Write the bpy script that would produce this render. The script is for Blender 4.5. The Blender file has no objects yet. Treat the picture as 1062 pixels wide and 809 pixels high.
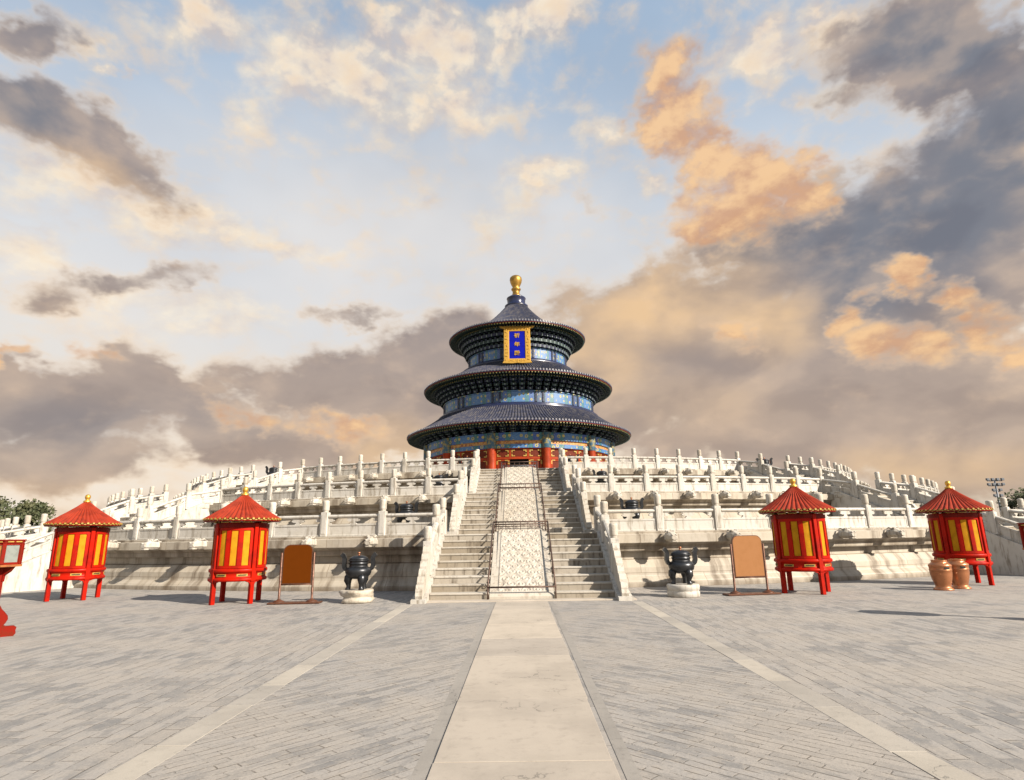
import bpy, math, random
from mathutils import Vector, Matrix, noise as mnoise
R_ = math.radians
random.seed(7)
SC = bpy.context.scene
COL = SC.collection

# ------------------------------------------------------------------ camera
cam = bpy.data.cameras.new('camera')
cam.sensor_width = 36.0
cam.lens = 36.0 * 620.0 / 1062.0
cam.clip_start = 0.1
cam.clip_end = 3000.0
camo = bpy.data.objects.new('camera', cam)
COL.objects.link(camo)
camo.matrix_world = Matrix(((0.99977233, 0.01892342, 0.00985827, 0.0),
                            (0.01409459, -0.23882492, -0.97096035, 0.0),
                            (-0.01601949, 0.97087824, -0.23903727, 1.8),
                            (0, 0, 0, 1)))
SC.camera = camo

# ------------------------------------------------------------------ node helpers
SOCK = bpy.types.NodeSocket
def nd(t, typ, ins=None, **props):
    n = t.nodes.new(typ)
    for k, v in props.items():
        setattr(n, k, v)
    for k, v in (ins or {}).items():
        s = n.inputs[k]
        if isinstance(v, SOCK):
            t.links.new(v, s)
        else:
            s.default_value = v
    return n
def mt(t, op, a, b=0.0, c=0.0, clamp=False):
    n = nd(t, 'ShaderNodeMath', {0: a, 1: b, 2: c}, operation=op)
    n.use_clamp = clamp
    return n.outputs[0]
def sstep(t, v, a, b, lo=0.0, hi=1.0):
    return nd(t, 'ShaderNodeMapRange', {'Value': v, 'From Min': a, 'From Max': b, 'To Min': lo, 'To Max': hi}, interpolation_type='SMOOTHSTEP').outputs[0]
def lin(t, v, a, b, lo=0.0, hi=1.0):
    return nd(t, 'ShaderNodeMapRange', {'Value': v, 'From Min': a, 'From Max': b, 'To Min': lo, 'To Max': hi}).outputs[0]
def mixc(t, f, a, b, blend='MIX'):
    n = nd(t, 'ShaderNodeMix', data_type='RGBA', blend_type=blend)
    n.clamp_factor = True
    for k, v in ((0, f), (6, a), (7, b)):
        if isinstance(v, SOCK):
            t.links.new(v, n.inputs[k])
        else:
            n.inputs[k].default_value = v if k == 0 else (tuple(v) + (1,))[:4]
    return n.outputs[2]
def ramp(t, v, stops, interp='LINEAR'):
    n = nd(t, 'ShaderNodeValToRGB', {0: v})
    cr = n.color_ramp
    cr.interpolation = interp
    while len(cr.elements) < len(stops):
        cr.elements.new(0.5)
    for e, (p, c) in zip(cr.elements, stops):
        e.position = p
        e.color = (tuple(c) + (1,))[:4]
    return n.outputs[0]
def noi(t, vec, scale, detail=4.0, rough=0.55, dist=0.0):
    return nd(t, 'ShaderNodeTexNoise', {'Vector': vec, 'Scale': scale, 'Detail': detail, 'Roughness': rough, 'Distortion': dist})
def S(r, g, b):
    f = lambda c: (c / 255 / 12.92) if c <= 10 else ((c / 255 + 0.055) / 1.055) ** 2.4
    return (f(r), f(g), f(b))

# ------------------------------------------------------------------ sky and sun
SUN_EL = 31.0
SUNV = Vector((0.82 * math.cos(R_(SUN_EL)), -0.572 * math.cos(R_(SUN_EL)), math.sin(R_(SUN_EL)))).normalized()
world = bpy.data.worlds.new('World')
SC.world = world
world.use_nodes = True
wt = world.node_tree
for n in list(wt.nodes):
    wt.nodes.remove(n)
sky = nd(wt, 'ShaderNodeTexSky', sky_type='NISHITA')
sky.sun_disc = False
sky.sun_elevation = R_(SUN_EL)
sky.sun_rotation = math.atan2(SUNV.x, SUNV.y)
sky.air_density = 1.0
sky.dust_density = 1.0
sky.ozone_density = 1.0
SKY_STRENGTH = 0.05
# cloud banks: azimuth, elevation, two radii, turn (degrees), weight
BLOB_A = [(-30.54, 41.2, 7.27, 2.02, 7.4, 0.9), (-20.23, 41.4, 11.19, 3.69, -1.9, 1.0), (-8.85, 43.38, 12.12, 3.59, 0.5, 1.0), (2.28, 45.91, 8.81, 2.08, 1.7, 1.0), (-5.54, 39.19, 7.53, 3.08, -0.1, 0.8), (-13.94, 38.63, 6.19, 3.11, -2.9, 0.7), (-23.89, 39.32, 5.74, 2.94, 2.3, 0.9), (-26.26, 35.93, 3.49, 1.55, -5.5, 0.6), (26.48, 39.99, 7.6, 2.69, 2.0, 1.0), (34.13, 39.33, 5.86, 2.4, -13.0, 1.0), (30.17, 36.13, 4.69, 1.72, -9.4, 0.6), (2.8, 32.83, 5.69, 1.87, 8.4, 0.85), (10.54, 37.06, 4.63, 2.05, 0.3, 0.75), (14.91, 32.08, 2.86, 1.15, -0.2, 0.8), (7.38, 39.63, 4.21, 1.5, -5.6, 0.5), (-37.05, 27.26, 8.07, 2.52, -2.7, 0.9), (-30.39, 28.02, 7.39, 1.74, -4.7, 0.9), (-23.53, 26.66, 6.27, 1.16, -1.9, 0.8), (-42.77, 26.2, 3.65, 2.78, -5.0, 0.8), (-42.31, 37.44, 2.35, 1.18, 3.3, 0.8), (-38.36, 36.87, 1.04, 0.51, 19.3, 0.7), (-31.78, 20.37, 8.74, 1.75, 4.4, 0.75), (-28.56, 18.86, 6.53, 1.47, 7.2, 0.6), (38.3, 30.68, 1.7, 0.62, -10.8, 0.8), (-42.09, 22.16, 3.76, 1.81, 15.4, 0.8), (-33.53, 16.89, 4.38, 1.57, 8.5, 0.5), (-10.58, 31.41, 3.01, 1.01, 19.5, 0.5), (-1.41, 29.99, 4.1, 1.2, -1.3, 0.5)]
BLOB_B = [(25.09, 25.48, 7.11, 2.76, -12.9, 0.9), (28.14, 29.19, 3.96, 3.09, -14.9, 0.6), (40.28, 24.08, 7.25, 8.53, -20.3, 1.0), (34.24, 19.82, 8.63, 5.38, -14.9, 1.0), (-45.32, 36.2, 4.48, 2.1, 13.7, 0.75), (-43.0, 30.95, 5.36, 3.14, -3.9, 1), (-38.1, 29.5, 7.06, 2.49, -10.5, 0.8), (-41.37, 11.85, 2.9, 3.27, 8.3, 0.95), (-37.9, 10.11, 7.25, 3.38, -0.4, 1.0), (-32.28, 12.28, 5.13, 3.92, -5.6, 1.0), (-38.1, 7.14, 7.76, 2.48, 3.7, 0.8), (-26.08, 9.11, 7.71, 3.29, -6.0, 1.0), (-18.76, 8.4, 7.42, 2.6, 1.2, 0.95), (-32.69, 4.03, 6.31, 1.53, 1.2, 0.4), (-12.9, 14.58, 13.22, 4.34, 4.4, 1), (-18.15, 12.56, 8.99, 3.52, 1.9, 1.0), (-6.39, 16.57, 9.61, 4.6, -0.6, 1.0), (-6.35, 11.51, 12.2, 5.02, -1.0, 1.0), (-12.72, 9.62, 9.17, 3.58, 0.3, 1.0), (-34.85, 21.74, 8.47, 1.52, 17.0, 0.6), (-39.79, 19.11, 3.88, 1.45, 12.4, 0.5), (-15.01, 21.01, 7.63, 1.06, 6.5, 0.55), (9.7, 13.86, 13.16, 7.21, 9.8, 1.0), (2.11, 11.42, 9.25, 6.39, -2.3, 1.0), (17.43, 19.47, 12.29, 6.14, 10.9, 1.0), (14.11, 23.37, 7.93, 3.59, 20.6, 0.7), (26.59, 12.3, 18.32, 10.64, -8.9, 1.0), (30.3, 17.49, 14.66, 8.84, -12.8, 0.9), (38.53, 17.98, 6.68, 8.07, -15.5, 0.9), (8.14, 19.42, 10.11, 5.48, 13.7, 0.8), (35.87, 9.47, 9.61, 8.88, -8.7, 1.0), (23.02, 8.47, 19.23, 5.85, -6.0, 0.9), (36.18, 23.15, 9.87, 5.99, -4.7, 1.0), (41.52, 27.19, 6.41, 4.86, -0.0, 1.0), (39.44, 35.95, 9.02, 4.24, -15.9, 1.0), (43.47, 33.19, 5.21, 4.4, -26.2, 0.9), (36.02, 29.91, 5.14, 2.2, 0.4, 0.5), (42.92, 28.02, 3.97, 3.96, -23.4, 1.0), (33.79, 37.76, 5.14, 2.04, -12.1, 0.6), (43.95, 31.3, 3.99, 2.51, -25.6, 1.0), (24.16, 24.84, 7.25, 2.61, -21.9, 1.0), (29.29, 26.15, 4.54, 3.13, -14.7, 0.8), (8.75, 29.52, 4.87, 1.21, -23.0, 0.45), (31.67, 35.31, 4.64, 1.53, -18.6, 0.5), (33.55, 28.47, 2.83, 1.04, -7.5, 0.5)]
BLOB_C = [(18.52, 37.81, 5.51, 3.99, -35.0, 0.8), (23.9, 29.38, 5.94, 3.66, -35.5, 0.8), (16.84, 40.29, 4.14, 2.91, -10.5, 0.95), (16.93, 36.96, 3.68, 3.37, -10.3, 1), (20.89, 33.94, 4.74, 3.3, -45.9, 1.0), (24.97, 30.73, 3.91, 3.47, -44.3, 1.0), (26.76, 28.34, 3.32, 2.63, -41.1, 1.0), (22.38, 27.9, 5.14, 2.26, -21.0, 1.0), (19.03, 30.3, 2.72, 3.32, -36.3, 0.7), (34.35, 19.64, 2.58, 1.35, -27.0, 1.0), (30.66, 17.42, 2.23, 2.16, -42.8, 0.85), (33.4, 14.51, 3.9, 2.01, -22.3, 0.85), (37.66, 16.55, 2.06, 1.47, 10.3, 0.85), (38.5, 14.26, 3.41, 2.04, -12.5, 0.8), (40.13, 11.87, 2.17, 1.57, -11.2, 0.9), (21.2, 17.95, 2.33, 1.55, -8.0, 0.6), (-24.22, 10.23, 3.59, 1.01, -7.6, 0.7), (-17.12, 9.68, 4.95, 1.05, -12.8, 0.7), (-41.99, 14.12, 0.95, 1.62, -26.4, 0.75), (-35.9, 14.09, 2.01, 1.06, -9.4, 0.65)]
BLOB_SLATE = [(32.43, 21.83, 9.04, 4.68, -9.9, 0.8), (36.18, 23.15, 9.87, 5.99, -4.7, 1.0), (42.09, 26.97, 6.11, 4.73, -22.8, 1.0), (25.85, 24.92, 7.0, 2.59, -13.0, 0.9), (40.71, 35.41, 7.38, 2.91, -25.5, 1.0), (-44.28, 31.12, 4.54, 2.96, 20.8, 0.7), (-43.01, 37.53, 4.22, 1.82, 21.8, 0.4), (-37.75, 9.01, 8.65, 2.95, 4.8, 0.45), (-29.14, 9.74, 9.44, 3.24, 3.3, 0.35), (31.36, 19.69, 7.37, 4.75, -13.4, 0.7), (38.53, 17.98, 3.51, 4.38, -15.1, 0.5)]
BLOB_GLOW = [(14.89, 21.53, 11.17, 4.98, 10.9, 1.0), (7.14, 18.57, 7.47, 6.4, -4.4, 0.85), (22.57, 18.79, 6.36, 3.75, -9.4, 0.8), (33.94, 5.15, 8.38, 1.95, -5.0, 0.75), (-11.78, 8.28, 4.17, 3.04, 0.4, 1), (-38.53, 27.92, 6.27, 1.9, -5.7, 0.8), (-40.03, 4.51, 5.95, 1.4, 2.3, 0.5), (14.97, 11.71, 12.21, 4.44, -5.3, 0.4), (-32.64, 27.27, 5.42, 1.24, -6.0, 0.7)]
BLOB_PALE = [(-11.42, 26.69, 23.87, 10.69, -1.3, 1.2), (2.61, 27.74, 13.72, 7.13, -5.0, 0.9), (-23.13, 31.96, 19.77, 4.79, 5.2, 0.6), (-32.2, 23.86, 13.39, 4.71, 9.3, 0.7)]
# end of cloud banks
def build_sky():
    t = wt
    d = nd(t, 'ShaderNodeTexCoord').outputs['Generated']
    sep = nd(t, 'ShaderNodeSeparateXYZ', {0: d})
    az = mt(t, 'MULTIPLY', mt(t, 'ARCTAN2', sep.outputs[0], sep.outputs[1]), 57.29578)
    el = mt(t, 'MULTIPLY', mt(t, 'ARCSINE', sep.outputs[2]), 57.29578)
    flat = nd(t, 'ShaderNodeCombineXYZ', {0: az, 1: mt(t, 'MULTIPLY', el, 1.55), 2: 0.0}).outputs[0]
    w1 = noi(t, flat, 0.075, 5, 0.6).outputs['Color']
    w2 = noi(t, flat, 0.3, 5, 0.6).outputs['Color']
    base = nd(t, 'ShaderNodeCombineXYZ', {0: az, 1: el, 2: 0.0}).outputs[0]
    def warp(v, w, amt):
        c = nd(t, 'ShaderNodeVectorMath', {0: w, 1: (0.5, 0.5, 0.5)}, operation='SUBTRACT').outputs[0]
        c = nd(t, 'ShaderNodeVectorMath', {0: c, 1: (amt, amt * 0.6, 0.0)}, operation='MULTIPLY').outputs[0]
        return nd(t, 'ShaderNodeVectorMath', {0: v, 1: c}, operation='ADD').outputs[0]
    p = warp(warp(base, w1, 14.0), w2, 4.0)
    soft = warp(base, w1, 9.0)
    prev = [None]
    def field(blobs, v):
        acc = None
        for (a, e, ra, re, rot, st) in blobs:
            # a vanishing link to the blob before keeps the long chain in order (Cycles runs out of stack otherwise)
            vv = v if prev[0] is None else nd(t, 'ShaderNodeVectorMath', {0: prev[0], 1: (1e-9, 1e-9, 1e-9), 2: v}, operation='MULTIPLY_ADD').outputs[0]
            m = nd(t, 'ShaderNodeMapping', {'Vector': vv, 'Location': (a, e, 0), 'Rotation': (0, 0, R_(rot)), 'Scale': (ra, re, 1)}, vector_type='TEXTURE').outputs[0]
            l = nd(t, 'ShaderNodeVectorMath', {0: m}, operation='LENGTH').outputs['Value']
            b = sstep(t, l, 1.6, 0.0, 0.0, st)
            acc = b if acc is None else mt(t, 'SMOOTH_MAX', acc, b, 0.15)
            prev[0] = acc
        return acc
    f1 = noi(t, flat, 0.16, 9, 0.53, 0.3).outputs['Fac']
    f2 = noi(t, flat, 0.42, 8, 0.52, 0.2).outputs['Fac']
    big = noi(t, flat, 0.06, 3, 0.5).outputs['Fac']
    # clear air: a pale veil that thickens towards the horizon
    veil = mixc(t, sstep(t, el, 2.0, 30.0), S(246, 232, 214), S(220, 226, 233))
    veil = mixc(t, sstep(t, el, 22.0, 50.0), veil, S(172, 197, 224))
    veil = mixc(t, mt(t, 'MULTIPLY', field(BLOB_PALE, soft), 0.95), veil, S(232, 230, 229))
    vf = sstep(t, el, 60.0, 6.0, 0.72, 0.96)
    vf = mt(t, 'ADD', vf, mt(t, 'MULTIPLY', mt(t, 'SUBTRACT', big, 0.5), 0.4), clamp=True)
    col = veil
    n1 = mt(t, 'SUBTRACT', f1, 0.5)
    n2 = mt(t, 'SUBTRACT', f2, 0.5)
    # relief light: the same billows sampled a little towards the light, up and to the left
    off = nd(t, 'ShaderNodeVectorMath', {0: flat, 1: (-1.6, 3.0, 0.0)}, operation='ADD').outputs[0]
    g1 = noi(t, off, 0.16, 7, 0.55, 0.3).outputs['Fac']
    off2 = nd(t, 'ShaderNodeVectorMath', {0: flat, 1: (-0.6, 1.1, 0.0)}, operation='ADD').outputs[0]
    g2 = noi(t, off2, 0.42, 6, 0.6, 0.2).outputs['Fac']
    lit = mt(t, 'ADD', mt(t, 'MULTIPLY', mt(t, 'SUBTRACT', f1, g1), 2.6), mt(t, 'MULTIPLY', mt(t, 'SUBTRACT', f2, g2), 1.5))
    lit = mt(t, 'ADD', lit, 0.5, clamp=True)
    h1 = noi(t, flat, 0.105, 5, 0.45, 0.3).outputs['Fac']
    h2 = noi(t, off, 0.105, 5, 0.45, 0.3).outputs['Fac']
    litB = mt(t, 'ADD', mt(t, 'MULTIPLY', mt(t, 'SUBTRACT', h1, h2), 3.0), 0.5, clamp=True)
    # high bright clouds
    dA = mt(t, 'ADD', field(BLOB_A, p), mt(t, 'MULTIPLY', n1, 1.7))
    dA = mt(t, 'ADD', dA, mt(t, 'MULTIPLY', n2, 0.7))
    aA = mt(t, 'MULTIPLY', sstep(t, dA, 0.0, 0.95), 0.95)
    cA = mixc(t, lit, S(228, 212, 200), S(255, 242, 220))
    cA = mixc(t, mt(t, 'MULTIPLY', sstep(t, dA, 0.7, 1.3), 0.5), cA, S(244, 214, 178))
    col = mixc(t, aA, col, cA)
    # grey masses: soft wide skirts, bright rims on the crisp side
    fb = field(BLOB_B, p)
    dB = mt(t, 'ADD', fb, mt(t, 'MULTIPLY', n1, 0.85))
    dB = mt(t, 'ADD', dB, mt(t, 'MULTIPLY', n2, 0.35))
    aB = mt(t, 'MULTIPLY', sstep(t, dB, 0.10, 0.60), 0.98)
    slate = field(BLOB_SLATE, soft)
    glow = field(BLOB_GLOW, soft)
    core = mixc(t, sstep(t, el, 4.0, 30.0), S(184, 164, 149), S(152, 144, 145))
    core = mixc(t, sstep(t, slate, 0.05, 0.85), core, S(122, 126, 137))
    dark = mixc(t, 1.0, core, (0.86, 0.86, 0.88), 'MULTIPLY')
    light = mixc(t, 0.32, core, S(226, 200, 176))
    core = mixc(t, sstep(t, litB, 0.1, 0.5), dark, core)
    core = mixc(t, sstep(t, litB, 0.5, 1.0), core, light)
    core = mixc(t, mt(t, 'MULTIPLY', sstep(t, glow, 0.0, 0.95), mt(t, 'ADD', 0.35, mt(t, 'MULTIPLY', litB, 0.6), clamp=True)), core, S(240, 202, 156))
    rimc = mixc(t, sstep(t, slate, 0.1, 0.7), S(248, 224, 196), S(196, 190, 190))
    rim = mixc(t, sstep(t, dB, 0.24, 0.66), rimc, core)
    col = mixc(t, aB, col, rim)
    # warm puffs lit by the low light
    dC = mt(t, 'ADD', field(BLOB_C, p), mt(t, 'MULTIPLY', n1, 0.8))
    dC = mt(t, 'ADD', dC, mt(t, 'MULTIPLY', n2, 0.6))
    aC = mt(t, 'MULTIPLY', sstep(t, dC, 0.04, 0.88), 0.95)
    cC = mixc(t, sstep(t, lit, 0.0, 1.0), S(216, 168, 132), S(250, 206, 156))
    cC = mixc(t, sstep(t, dC, 0.70, 0.2), cC, S(246, 214, 182))
    col = mixc(t, aC, col, cC)
    # how much of the clear Nishita sky shows
    cover = mt(t, 'MAXIMUM', mt(t, 'MAXIMUM', mt(t, 'MAXIMUM', aA, aB), aC), vf)
    bg1 = nd(t, 'ShaderNodeBackground', {'Color': sky.outputs[0], 'Strength': SKY_STRENGTH}).outputs[0]
    bg2 = nd(t, 'ShaderNodeBackground', {'Color': col, 'Strength': CLOUD_STRENGTH}).outputs[0]
    ms = nd(t, 'ShaderNodeMixShader', {0: cover, 1: bg1, 2: bg2}).outputs[0]
    nd(t, 'ShaderNodeOutputWorld', {0: ms})
CLOUD_STRENGTH = 0.455
build_sky()
sun = bpy.data.lights.new('sun', 'SUN')
sun.energy = 5.0
sun.angle = R_(0.53)
sun.color = (1.0, 0.90, 0.77)
suno = bpy.data.objects.new('sun', sun)
COL.objects.link(suno)
suno.rotation_euler = SUNV.to_track_quat('Z', 'Y').to_euler()
SC.view_settings.view_transform = 'Standard'
SC.view_settings.look = 'None'
SC.view_settings.exposure = 1.13
SC.view_settings.gamma = 1.0
SC.view_settings.use_curve_mapping = False
try:
    SC.cycles.max_bounces = 6
    SC.cycles.diffuse_bounces = 3
    world.cycles.sampling_method = 'MANUAL'
    world.cycles.sample_map_resolution = 512
except Exception:
    pass

# ------------------------------------------------------------------ mesh helpers
class MB:
    def __init__(s):
        s.v = []; s.f = []; s.m = []; s.sm = []
    def add(s, vs, fs, mi=0, smooth=False, M=None):
        o = len(s.v)
        for p in vs:
            p = Vector(p)
            s.v.append(M @ p if M else p)
        for f in fs:
            s.f.append([i + o for i in f]); s.m.append(mi); s.sm.append(smooth)
    def box(s, x0, x1, y0, y1, z0, z1, mi=0, ch=0.0, M=None):
        if ch <= 0:
            vs = [(x, y, z) for z in (z0, z1) for y in (y0, y1) for x in (x0, x1)]
            s.add(vs, [(0, 2, 3, 1), (4, 5, 7, 6), (0, 1, 5, 4), (2, 6, 7, 3), (0, 4, 6, 2), (1, 3, 7, 5)], mi, False, M)
            return
        X, Y, Z = (x0, x1), (y0, y1), (z0, z1)
        idx = {}; vs = []
        sg = (1, -1)
        for i in (0, 1):
            for j in (0, 1):
                for k in (0, 1):
                    for a in range(3):
                        p = [X[i] + (sg[i] * ch if a != 0 else 0), Y[j] + (sg[j] * ch if a != 1 else 0), Z[k] + (sg[k] * ch if a != 2 else 0)]
                        idx[i, j, k, a] = len(vs); vs.append(p)
        fs = []
        q = [(0, 0), (1, 0), (1, 1), (0, 1)]
        for i in (0, 1):
            fs.append([idx[i, a, b, 0] for a, b in (q if i else q[::-1])])
            fs.append([idx[a, i, b, 1] for a, b in (q[::-1] if i else q)])
            fs.append([idx[a, b, i, 2] for a, b in (q if i else q[::-1])])
        for i in (0, 1):
            for j in (0, 1):
                par = (i + j) % 2
                e = [idx[i, j, 0, 0], idx[i, j, 0, 1], idx[i, j, 1, 1], idx[i, j, 1, 0]]
                fs.append(e if not par else e[::-1])
                e = [idx[i, 0, j, 0], idx[i, 0, j, 2], idx[i, 1, j, 2], idx[i, 1, j, 0]]
                fs.append(e[::-1] if not par else e)
                e = [idx[0, i, j, 1], idx[0, i, j, 2], idx[1, i, j, 2], idx[1, i, j, 1]]
                fs.append(e if not par else e[::-1])
                for k in (0, 1):
                    e = [idx[i, j, k, 0], idx[i, j, k, 1], idx[i, j, k, 2]]
                    fs.append(e if (i + j + k) % 2 else e[::-1])
        s.add(vs, fs, mi, False, M)
    def lathe(s, prof, n=24, mi=0, smooth=True, a0=0.0, a1=360.0, cx=0.0, cy=0.0, M=None, cap=False):
        full = abs(a1 - a0 - 360) < 1e-6
        k = n if full else n + 1
        vs = []
        for (r, z) in prof:
            for i in range(k):
                a = R_(a0 + (a1 - a0) * i / n)
                vs.append((cx + r * math.sin(a), cy - r * math.cos(a), z))
        fs = []
        for j in range(len(prof) - 1):
            for i in range(n):
                i2 = (i + 1) % k
                fs.append((j * k + i, j * k + i2, (j + 1) * k + i2, (j + 1) * k + i))
        if cap and full:
            fs.append(list(range(k))[::-1]); fs.append([(len(prof) - 1) * k + i for i in range(k)])
        s.add(vs, fs, mi, smooth, M)
    def arcbox(s, a0, a1, r0, r1, z0, z1, mi=0, n=6):
        vs = []
        for i in range(n + 1):
            a = R_(a0 + (a1 - a0) * i / n)
            sn, cs = math.sin(a), -math.cos(a)
            for r, z in ((r0, z0), (r1, z0), (r1, z1), (r0, z1)):
                vs.append((r * sn, r * cs, z))
        fs = []
        for i in range(n):
            for j in range(4):
                j2 = (j + 1) % 4
                fs.append((i * 4 + j, i * 4 + j2, (i + 1) * 4 + j2, (i + 1) * 4 + j)[::-1])
        fs.append((0, 1, 2, 3)); fs.append([n * 4 + q for q in (3, 2, 1, 0)])
        s.add(vs, fs, mi)
    def tube(s, pts, r, n=8, mi=0, M=None):
        pts = [Vector(p) for p in pts]
        rs = r if isinstance(r, (list, tuple)) else [r] * len(pts)
        vs = []
        prev = None
        for i, p in enumerate(pts):
            d = (pts[min(i + 1, len(pts) - 1)] - pts[max(i - 1, 0)]).normalized()
            ref = prev if prev is not None else (Vector((0, 0, 1)) if abs(d.z) < 0.9 else Vector((1, 0, 0)))
            u = (ref - d * ref.dot(d)).normalized(); w = d.cross(u); prev = u
            for k in range(n):
                a = 2 * math.pi * k / n
                vs.append(p + (u * math.cos(a) + w * math.sin(a)) * rs[i])
        fs = []
        for i in range(len(pts) - 1):
            for k in range(n):
                k2 = (k + 1) % n
                fs.append((i * n + k, i * n + k2, (i + 1) * n + k2, (i + 1) * n + k))
        fs.append(list(range(n))[::-1]); fs.append([(len(pts) - 1) * n + k for k in range(n)])
        s.add(vs, fs, mi, True, M)
    def prism(s, outline, t0, t1, mi=0, plane='xz', M=None):
        n = len(outline)
        def P(a, b, t):
            return (a, t, b) if plane == 'xz' else ((t, a, b) if plane == 'yz' else (a, b, t))
        vs = [P(a, b, t0) for a, b in outline] + [P(a, b, t1) for a, b in outline]
        fs = [list(range(n)), list(range(n, 2 * n))[::-1]] + [(i, i + n, (i + 1) % n + n, (i + 1) % n) for i in range(n)]
        s.add(vs, fs, mi, False, M)
    def mesh(s, name):
        me = bpy.data.meshes.new(name)
        me.from_pydata([tuple(p) for p in s.v], [], s.f)
        me.polygons.foreach_set('material_index', s.m)
        me.polygons.foreach_set('use_smooth', s.sm)
        me.update()
        return me
    def fixn(s, me):
        import bmesh
        b = bmesh.new(); b.from_mesh(me)
        bmesh.ops.recalc_face_normals(b, faces=b.faces)
        b.to_mesh(me); b.free()
    def build(s, name, mats, parent=None, loc=(0, 0, 0), rotz=0.0, fix=True):
        me = s.mesh(name)
        if fix:
            s.fixn(me)
        for m in (mats if isinstance(mats, (list, tuple)) else [mats]):
            me.materials.append(m)
        return link(bpy.data.objects.new(name, me), parent, loc, rotz)
def link(o, parent=None, loc=(0, 0, 0), rotz=0.0):
    COL.objects.link(o)
    o.parent = parent
    o.location = loc
    o.rotation_euler = (0, 0, rotz)
    return o
def copy(o, parent=None, loc=None, rotz=None, name=None):
    c = o.copy()
    COL.objects.link(c)
    c.parent = parent
    if loc is not None: c.location = loc
    if rotz is not None: c.rotation_euler = (0, 0, rotz)
    return c
def copytree(o, parent=None, loc=None, rotz=None):
    c = copy(o, parent, loc, rotz)
    for ch in list(o.children):
        copytree(ch, c)
    return c
def tag(o, label=None, cat=None, group=None, kind=None):
    if label: o['label'] = label
    if cat: o['category'] = cat
    if group: o['group'] = group
    if kind: o['kind'] = kind
    return o
def thing(name, loc, label, cat, group=None, rotz=0.0):
    o = bpy.data.objects.new(name, None)
    o.empty_display_size = 0.3
    link(o, None, loc, rotz)
    return tag(o, label, cat, group)

# ------------------------------------------------------------------ materials
def newmat(name):
    m = bpy.data.materials.new(name)
    m.use_nodes = True
    t = m.node_tree
    b = t.nodes['Principled BSDF']
    return m, t, b
def oc(t):
    return nd(t, 'ShaderNodeTexCoord').outputs['Object']
def setc(t, b, c):
    if isinstance(c, SOCK): t.links.new(c, b.inputs['Base Color'])
    else: b.inputs['Base Color'].default_value = (tuple(c) + (1,))[:4]
def bump(t, b, h, strength=0.3, dist=0.02):
    n = nd(t, 'ShaderNodeBump', {'Height': h, 'Strength': strength, 'Distance': dist})
    t.links.new(n.outputs[0], b.inputs['Normal'])
def cylcoords(t, radius):
    s = nd(t, 'ShaderNodeSeparateXYZ', {0: oc(t)})
    a = mt(t, 'ARCTAN2', s.outputs[0], mt(t, 'MULTIPLY', s.outputs[1], -1.0))
    u = mt(t, 'MULTIPLY', a, radius)
    return nd(t, 'ShaderNodeCombineXYZ', {0: u, 1: s.outputs[2], 2: 0.0}).outputs[0], a, s.outputs[2]
ALB = 0.585        # the exposure is set for the shade, so the stones and paints are a little darker than they look
def dim(c, k=ALB):
    return tuple(x * k for x in c[:3])
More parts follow.
